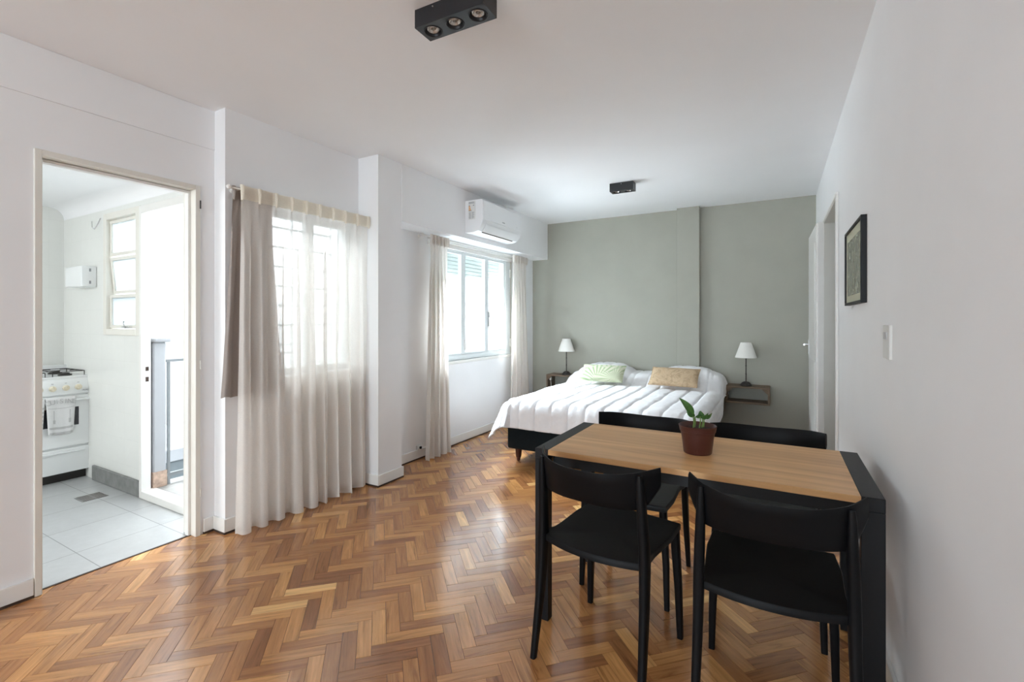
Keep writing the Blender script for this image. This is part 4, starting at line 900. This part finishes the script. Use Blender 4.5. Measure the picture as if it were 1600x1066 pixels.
# tea towels over the oven handle
def towel(y0, y1, ztop, zbot, x, mat, label, grp, bands, letters=None, seed=0):
    bm = B()
    def f(u, v):
        z = ztop - (ztop - zbot) * v; sh_ = 0.012 * v
        return Vector((x + 0.006 * math.sin(u * 9 + seed) * v + 0.004 * math.sin(u * 17) * v, y0 + sh_ + (y1 - y0 - 2 * sh_) * u, z - 0.008 * math.sin(u * 3)))
    vs = grid(bm, 24, 20, f)
    tp = [v[0] for v in vs]
    top = [bm.verts.new((x - 0.012, v.co.y, v.co.z + 0.008)) for v in tp]; bk = [bm.verts.new((x - 0.024, v.co.y, v.co.z - 0.06)) for v in tp]
    for i in range(24): bm.faces.new([tp[i], top[i], top[i + 1], tp[i + 1]]); bm.faces.new([top[i], bk[i], bk[i + 1], top[i + 1]])
    o = link('tea_towel', bm, mat, smooth=80, solid=0.003); tag(o, label, 'towel', grp)
    bm = B()
    for z0, z1, a0, a1 in bands:
        V = []
        for k in range(17):
            u = a0 + (a1 - a0) * k / 16
            V.append([bm.verts.new(f(u, (ztop - zz) / (ztop - zbot)) + Vector((0.0025, 0, 0))) for zz in (z0, z1)])
        for A, Q in zip(V, V[1:]): bm.faces.new([A[0], Q[0], Q[1], A[1]])
    pb = link('printed_pattern', bm, LGREYP, o)
    if letters:
        bm = B(); n = len(letters)
        for k, chh in enumerate(letters):
            u = (k + 0.5) / n; yk = y0 + (y1 - y0) * u; zk = ztop - 0.060 + 0.018 * math.sin(math.pi * (0.1 + 0.8 * u)); a = 0.35 * (0.5 - u)
            # text plane x->world +Y, y->world Z, facing +X
            Mt = Matrix.Translation((x + 0.010, yk, zk)) @ Matrix(((0, 0, 1, 0), (1, 0, 0, 0), (0, 1, 0, 0), (0, 0, 0, 1))) @ Matrix.Rotation(a, 4, 'Z')
            text_bm(bm, chh, 0.052, Mt)
        link('lettering', bm, LGREYP, o)
    return o
towel(1.425, 1.605, 0.692, 0.405, -5.012, TOWEL, 'white tea towel printed with CUISINE hanging over the oven handle', 'tea towels on the oven',
      [(0.450, 0.468, 0.05, 0.95), (0.408, 0.426, 0.05, 0.95), (0.52, 0.60, 0.24, 0.27), (0.495, 0.525, 0.21, 0.30), (0.52, 0.60, 0.80, 0.83), (0.495, 0.53, 0.77, 0.86), (0.615, 0.619, 0.05, 0.97)], 'CUISINE', 1)
towel(1.32, 1.42, 0.684, 0.435, -5.014, TOWEL, 'grey and white checked tea towel hanging behind the lettered one', 'tea towels on the oven',
      [(0.49 + k * 0.032, 0.505 + k * 0.032, 0.02, 0.98) for k in range(5)], None, 3)
wb = thing('wall_box', (-5.05, YK, 1.675), 'small white utility box on the kitchen wall left of the window', 'box')
box('case', -0.16, 0.165, -0.10, 0, -0.085, 0.085, ENAMEL, wb, bevel=0.008)
box('hinge_tab', 0.165, 0.169, -0.05, -0.04, -0.06, -0.035, GREYP, wb); box('hinge_tab', 0.165, 0.169, -0.05, -0.04, 0.04, 0.065, GREYP, wb)
gt = thing('gas_tap', (XK, 1.50, 1.36), 'small brass gas tap on the kitchen wall above the stove', 'tap')
bm = B(); lathe(bm, [(0, 0), (0.022, 0), (0.02, 0.008), (0.010, 0.012), (0.010, 0.045), (0, 0.045)], 16, 0, 0, 0, Matrix.Rotation(R(90), 4, 'Y')); link('valve', bm, BRASS, gt, smooth=True)
bm = B(); tube(bm, [(0.04, 0.0, 0.0), (0.055, 0.012, -0.02), (0.055, 0.03, -0.08)], 0.009, 8); link('lever', bm, KNOB, gt, smooth=True)
hk = thing('wall_hook', (-4.87, YK, 2.10), 'thin metal wall hook beside the top of the kitchen window', 'hook')
bm = B(); tube(bm, [(0.06, -0.004, 0.05), (0.055, -0.02, 0.0), (0.02, -0.03, -0.04), (-0.02, -0.03, -0.02), (-0.04, -0.025, 0.03)], 0.004, 8); link('wire', bm, STEEL, hk, smooth=True)
fd = thing('floor_drain', (-4.45, 1.515, 0.0), 'rusty rectangular floor grate in the grey kitchen tiles', 'drain')
box('pit', -0.075, 0.075, -0.075, 0.075, 0.0, 0.0015, DARKGAP, fd)
bm = B()
for k in range(8): bx(bm, -0.07 + k * 0.019, -0.063 + k * 0.019, -0.075, 0.075, 0.001, 0.004)
for y in (-0.075, 0.0, 0.071): bx(bm, -0.075, 0.075, y, y + 0.004, 0.001, 0.004)
link('grate', bm, STEEL, fd)
